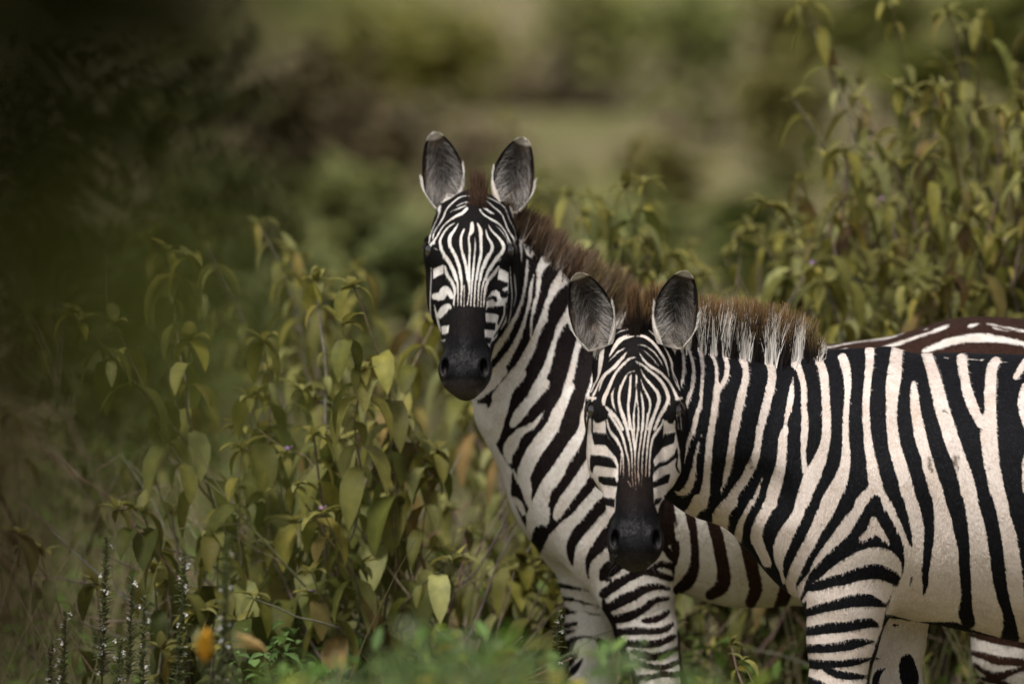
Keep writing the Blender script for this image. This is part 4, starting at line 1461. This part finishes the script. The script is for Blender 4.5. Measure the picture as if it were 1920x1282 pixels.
# left, beside the zebras (nearly in focus)
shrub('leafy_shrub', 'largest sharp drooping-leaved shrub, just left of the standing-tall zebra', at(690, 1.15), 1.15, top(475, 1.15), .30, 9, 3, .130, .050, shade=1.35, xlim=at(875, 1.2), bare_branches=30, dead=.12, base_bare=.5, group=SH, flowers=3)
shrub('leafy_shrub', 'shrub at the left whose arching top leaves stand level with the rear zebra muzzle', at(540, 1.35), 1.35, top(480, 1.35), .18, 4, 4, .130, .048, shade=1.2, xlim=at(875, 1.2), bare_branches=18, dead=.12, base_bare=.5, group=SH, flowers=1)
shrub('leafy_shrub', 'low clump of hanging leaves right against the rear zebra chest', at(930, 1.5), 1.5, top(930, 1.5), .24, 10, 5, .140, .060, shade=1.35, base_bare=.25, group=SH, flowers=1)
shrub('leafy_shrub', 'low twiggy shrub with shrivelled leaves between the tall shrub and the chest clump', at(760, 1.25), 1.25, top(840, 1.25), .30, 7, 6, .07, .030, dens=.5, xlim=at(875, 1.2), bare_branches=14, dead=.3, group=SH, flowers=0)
# left, dimmed towards the frame edge, shade put into the leaf colour
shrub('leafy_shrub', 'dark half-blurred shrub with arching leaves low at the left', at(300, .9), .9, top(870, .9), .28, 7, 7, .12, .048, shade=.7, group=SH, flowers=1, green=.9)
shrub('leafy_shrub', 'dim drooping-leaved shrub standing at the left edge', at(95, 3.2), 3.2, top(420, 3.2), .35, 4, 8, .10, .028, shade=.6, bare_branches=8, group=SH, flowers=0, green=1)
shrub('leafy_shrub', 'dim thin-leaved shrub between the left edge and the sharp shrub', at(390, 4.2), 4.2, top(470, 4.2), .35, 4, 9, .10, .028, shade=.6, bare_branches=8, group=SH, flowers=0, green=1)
# behind the animals
BK = 'soft shrubs behind the zebras'
for i, (px, py, y, sp, ns, lb) in enumerate([
    (700, 385, 3.9, .30, 5, 'blurred brown-stemmed shrub to the left of the rear zebra ears'),
    (800, 370, 3.4, .26, 5, 'blurred shrub directly behind the face of the rear zebra'),
    (1065, 330, 2.5, .26, 8, 'soft yellow-green shrub behind the rear zebra mane'),
    (1180, 375, 2.6, .18, 6, 'soft shrub with pink heads above the two manes'),
    (1345, 360, 2.4, .18, 6, 'soft shrub whose tips stand above the front zebra right ear'),
    (1470, 480, 2.5, .24, 7, 'low soft shrub above the end of the front mane'),
    (1600, 390, 2.3, .18, 6, 'curved-stem shrub with one lilac flower above the zebra back'),
    (1745, 240, 2.7, .20, 9, 'dense shrub of hanging leaves above the rump of the rear zebra'),
    (1840, 160, 2.4, .24, 11, 'tall shrub of hanging leaves near the right edge'),
    (1935, 200, 2.2, .26, 10, 'shrub cut by the right edge just over the rump'),
    (1760, 160, 3.6, .30, 10, 'tall blurred shrub rising behind the dense right-hand ones'),
    (1905, 0, 3.1, .28, 12, 'tallest shrub in the upper right corner'),
    (1600, 230, 8.0, .4, 7, 'very blurred tall shrub in front of the hillside at the right')]):
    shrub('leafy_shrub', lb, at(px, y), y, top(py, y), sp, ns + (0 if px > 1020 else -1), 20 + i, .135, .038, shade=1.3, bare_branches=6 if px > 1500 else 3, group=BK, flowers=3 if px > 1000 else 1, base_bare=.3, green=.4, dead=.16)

# under the bellies
for i, (px, py, y, lb) in enumerate([
    (1330, 1120, 1.9, 'dark leafy plant seen under the rear zebra belly'),
    (1455, 1140, .55, 'bright young plant with five broad leaves between the zebra legs'),
    (1770, 1160, 2.0, 'leafy plant seen under the front zebra belly'),
    (1250, 1130, 2.4, 'dark plant behind the near foreleg of the rear zebra')]):
    big = i == 1
    shrub('leafy_plant', lb, at(px, y), y, top(py, y), .12 if big else .35, 2 if big else 9, 60 + i, .085 if big else .10, .030, green=1.0, group=None, flowers=0, tipw=.5, base_bare=.3, cat='plant', xlim=None)


# ------------------------------------------------------------------ uncountable growth
def scatter_leaves(name, pts_cols, Lr, wr, droop=(0, 1.5), up=(.1, 1.2), seed=1, nu=3):
    rnd = random.Random(seed); fo = Foliage()
    for p, c in pts_cols:
        a = rnd.uniform(0, 6.28)
        L = rnd.uniform(*Lr)
        fo.leaf(p, (math.cos(a), math.sin(a), rnd.uniform(*up)), L, L * rnd.uniform(*wr), rnd.uniform(*droop), c, nu=nu, roll=rnd.gauss(0, .4))
    return fo.mesh(name)

def var(c, rnd, lo=.6, hi=1.35):
    g = rnd.uniform(lo, hi); return (c[0]*g, c[1]*g, c[2]*g)

# low green undergrowth
rnd = random.Random(31); pc = []
for i in range(9000):
    y = 1.3 + 9 * rnd.random() ** 1.3; x = rnd.uniform(-1.5, 1.5) * (1 + y * .06)
    cl = .5 + .5 * math.sin(x * 5 + 1.3 * math.sin(y * 4)) * math.cos(y * 3.1 + x)
    z = hgt(x, y) + (.08 + .52 * rnd.random()) * (.45 + .6 * cl)
    pc.append(((x, y, z), var(lerp3(GREEN, (.10, .16, .035), rnd.random()), rnd)))
tag(link_mesh('undergrowth', scatter_leaves('undergrowth', pc, (.03, .07), (.35, .6))), kind='stuff')

rnd = random.Random(37); pc = []
for i in range(3200):
    y = .35 + 1.6 * rnd.random(); x = rnd.uniform(at(430, y), at(860, y))
    z = .12 + (.28 + .12 * math.sin(x * 9)) * rnd.random() + .12 * rnd.random()
    pc.append(((x, y, z), var(lerp3((.07, .12, .03), (.12, .20, .07), rnd.random()), rnd)))
tag(link_mesh('ground_herbs', scatter_leaves('ground_herbs', pc, (.015, .05), (.3, .6), seed=4)), kind='stuff')

# dry thin stalks and grass
rnd = random.Random(32); H = []
for i in range(5200):
    y = .9 + 14 * rnd.random() ** 1.6; x = rnd.uniform(-1.6, 1.5) * (1 + y * .06)
    if x > at(880, 1) and y < 1.5: continue
    c = var(lerp3((.19, .15, .09), (.10, .11, .04), rnd.random()), rnd)
    H.append((Vector((x, y, hgt(x, y))), Vector((rnd.gauss(0, .16), rnd.gauss(0, .16), 1)).normalized(), rnd.uniform(.3, 1.0) * (1.0 if rnd.random() < .3 else .7),
              Vector((rnd.gauss(0, .22), rnd.gauss(0, .2), -.05)), c, var(c, rnd, .9, 1.4), rnd.uniform(.0012, .0030)))
tag(link_mesh('dry_grass', strands_mesh('dry_grass', H, 5, 6)), kind='stuff')

# far scrub on the rising ground
rnd = random.Random(33); pc = []
FAR = [(540, 235, 30, 150, (.055, .042, .018)), (700, 275, 26, 90, (.12, .095, .055)), (850, 110, 38, 110, (.145, .140, .030)), (700, 100, 40, 110, (.125, .120, .030)),
       (1240, 340, 30, 50, (.13, .12, .04)), (1170, 230, 46, 120, (.27, .21, .155)), (1330, 260, 42, 80, (.25, .20, .145)), (1020, 190, 44, 100, (.20, .16, .12)), (900, 300, 36, 80, (.19, .155, .10)), (1300, 60, 40, 110, (.140, .160, .045)), (1500, 60, 36, 80, (.15, .145, .045)),
       (1640, 40, 30, 90, (.13, .135, .038)), (1460, 190, 30, 55, (.16, .15, .05)), (1400, 430, 26, 70, (.105, .125, .036)), (1120, 40, 44, 110, (.150, .155, .050)),
       (640, 400, 24, 90, (.16, .175, .065)), (280, 200, 30, 190, (.040, .042, .012)), (60, 300, 28, 210, (.035, .038, .012)), (960, 380, 26, 70, (.165, .175, .065)),
       (1750, 150, 26, 90, (.11, .12, .03)), (1880, 60, 26, 100, (.11, .12, .03)), (1180, 470, 22, 90, (.14, .165, .055)), (400, 420, 24, 160, (.060, .068, .020)),
       (120, 560, 18, 200, (.045, .052, .016)), (360, 600, 16, 160, (.060, .072, .022)), (230, 760, 10, 150, (.050, .060, .018)), (560, 620, 14, 120, (.11, .125, .045)), (820, 520, 14, 110, (.11, .13, .045))]
for (px, py, y, rp, c) in FAR:
    s_ = PXM(y); ctr = W(px, py, y); r = rp * s_
    for k in range(480):
        d = Vector((rnd.gauss(0, .5), rnd.gauss(0, .5), rnd.gauss(0, .42))) * r
        p = ctr + d
        if rnd.random() < .3: p.z -= rnd.random() * max(0, p.z - hgt(p.x, p.y))
        pc.append((p, var(c, rnd, .5, 1.6)))
tag(link_mesh('far_scrub', scatter_leaves('far_scrub', pc, (.10, .24), (.4, .7), nu=2, seed=9)), kind='stuff')

# soft green herbs between the camera and the animals
rnd = random.Random(34); pc = []; st = Stems()
for i in range(135):
    y = -1.6 - 4.9 * rnd.random()
    px = rnd.choice((rnd.uniform(520, 1050), rnd.uniform(420, 1480)))
    hump = np.interp(px, [380, 520, 620, 820, 960, 1080, 1200, 1320, 1480], [1290, 1255, 1215, 1170, 1185, 1225, 1175, 1240, 1300])
    tp = W(px, hump + abs(rnd.gauss(0, 60)), y)
    base = Vector((tp.x + rnd.gauss(0, .04), y, 0))
    pts = [base.lerp(tp, k / 6) + Vector((rnd.gauss(0, .006), 0, 0)) for k in range(7)]
    st.tube(pts, .004, .002, (.08, .11, .04), 4)
    col = rnd.choice(((.12, .19, .055), (.10, .17, .05), (.07, .16, .012), (.20, .25, .15), (.16, .22, .03), (.22, .20, .04), (.05, .09, .02)))
    for k in range(8):
        q = base.lerp(tp, 1 - .22 * rnd.random() ** 1.2) + Vector((rnd.gauss(0, .03), rnd.gauss(0, .03), 0))
        pc.append((q, var(col, rnd, .8, 1.2)))
fo_ = scatter_leaves('foreground_herbs', pc, (.02, .055), (.28, .5), seed=12)
o = link_mesh('foreground_herbs', fo_); tag(o, kind='stuff')
tag(link_mesh('herb_stalks', st.mesh('herb_stalks')), kind='stuff')

# one herb with an orange-yellow flower and one with a tan dead leaf, both soft
def soft_herb(label, px, py, y, col, L, w, dirv, cat, name):
    tp = W(px, py, y); root = empty(name, (tp.x, y, 0)); tag(root, label, cat)
    st = Stems(); st.tube([(tp.x, y, 0), (tp.x + .01, y, tp.z * .5), tuple(tp)], .004, .002, (.10, .12, .04))
    link_mesh('stem', st.mesh('stem'), root)
    fo = Foliage(); rnd = random.Random(3)
    for k in range(5):
        fo.leaf(tp, (dirv[0] + rnd.gauss(0, .12), rnd.gauss(0, .3), dirv[1] + rnd.gauss(0, .12)), L, w, .3, var(col, rnd, .8, 1.2), nu=3)
    link_mesh('petals' if 'flower' in name else 'dead_leaf', fo.mesh('petals'), root)
soft_herb('out-of-focus orange-yellow flower low at the left', 385, 1240, -2.6, (.50, .28, .03), .06, .026, (.02, 1), 'flower', 'flower')
soft_herb('soft tan dead leaf on a stalk beside the orange flower', 500, 1222, -1.8, (.42, .30, .13), .07, .028, (-1, .75), 'plant', 'withered_herb')

# white-flowered spikes at the lower left
def spike(label, px, py, y, hvis, seed, purple=False):
    rnd = random.Random(seed); tp = W(px, py, y)
    root = empty('flower_spike', (tp.x, y, 0)); tag(root, label, 'wildflower', 'white-flowered spikes at the lower left')
    st = Stems(); fo = Foliage(); fl = Foliage()
    pts = [(tp.x - .03 + .03 * k / 8 + rnd.gauss(0, .003), y, tp.z * k / 8) for k in range(9)]
    st.tube(pts, .004, .0015, (.10, .09, .045))
    for k in range(int(hvis / .006)):
        t = k * .006
        a = rnd.uniform(0, 6.28); z = tp.z - t
        dens = 1
        for m in range(3):
            a += 2.1
            fo.leaf((tp.x - .03 * t / tp.z, y, z), (math.cos(a), math.sin(a), rnd.uniform(.4, 1.5)), rnd.uniform(.010, .022) + t * .05, .007 + t * .016, .6, var((.11, .13, .06), rnd), nu=3)
        if rnd.random() < .30:
            q = Vector((tp.x - .03 * t / tp.z + math.cos(a) * .010, y + math.sin(a) * .010 - .004, z))
            for m in range(4):
                aa = rnd.uniform(0, 6.28)
                fl.leaf(q, (math.cos(aa), -.5, math.sin(aa)), .0065, .005, .2, (.72, .72, .74), nu=3)
    link_mesh('stem', st.mesh('stem'), root); link_mesh('leaves', fo.mesh('leaves'), root)
    if fl.n: link_mesh('blossoms', fl.mesh('blossoms'), root)
for i, (px, py, y, hv, lb) in enumerate([
    (200, 1008, .25, .30, 'tallest and sharpest white-flowered spike at the lower left'),
    (122, 1150, .2, .18, 'short white-flowered spike nearest the lower left corner'),
    (98, 1205, .1, .12, 'smallest white-flowered spike at the lower left corner'),
    (248, 1085, .3, .22, 'white-flowered spike just right of the tallest one'),
    (272, 1120, .5, .20, 'white-flowered spike with clustered blossoms below the dark shrub'),
    (345, 1045, .6, .28, 'reddish-stemmed spike leaning beneath the dark shrub'),
    (425, 1010, -1.2, .30, 'soft blurred white spike above the orange flower'),
    (225, 1200, .1, .14, 'low white-flowered spike under the tallest one'),
    (1048, 1150, .3, .14, 'pale green seed spike beside the rear zebra far foreleg')]):
    spike(lb, px, py, y, hv, 70 + i)

# overhanging branch right beside the camera: large dark soft shapes at the left edge
rnd = random.Random(41)
root = empty('overhanging_branch', (W(-200, 641, -12.9).x, -12.9, 0)); tag(root, 'very blurred dark leafy branch hanging at the left edge close to the camera', 'branch')
fo = Foliage(); st = Stems()
bx = W(-200, 641, -12.9).x
st.tube([(bx, -12.9, 0), (bx - .02, -12.9, 1.2), (bx, -12.9, 2.3), (bx + .06, -12.85, 2.5)], .02, .010, (.06, .045, .03))
DK = (.010, .011, .003)  # shade painted in: leaf colour taken down to near black
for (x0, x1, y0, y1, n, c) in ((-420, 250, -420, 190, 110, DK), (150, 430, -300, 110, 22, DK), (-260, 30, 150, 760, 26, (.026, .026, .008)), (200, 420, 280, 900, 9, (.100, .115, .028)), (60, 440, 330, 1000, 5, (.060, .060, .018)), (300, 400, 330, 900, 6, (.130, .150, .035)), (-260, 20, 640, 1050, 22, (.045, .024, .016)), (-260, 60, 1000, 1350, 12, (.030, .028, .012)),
                               (-900, 900, -1900, -460, 260, DK)):  # added leaf mass out of view overhead, to shade the branch
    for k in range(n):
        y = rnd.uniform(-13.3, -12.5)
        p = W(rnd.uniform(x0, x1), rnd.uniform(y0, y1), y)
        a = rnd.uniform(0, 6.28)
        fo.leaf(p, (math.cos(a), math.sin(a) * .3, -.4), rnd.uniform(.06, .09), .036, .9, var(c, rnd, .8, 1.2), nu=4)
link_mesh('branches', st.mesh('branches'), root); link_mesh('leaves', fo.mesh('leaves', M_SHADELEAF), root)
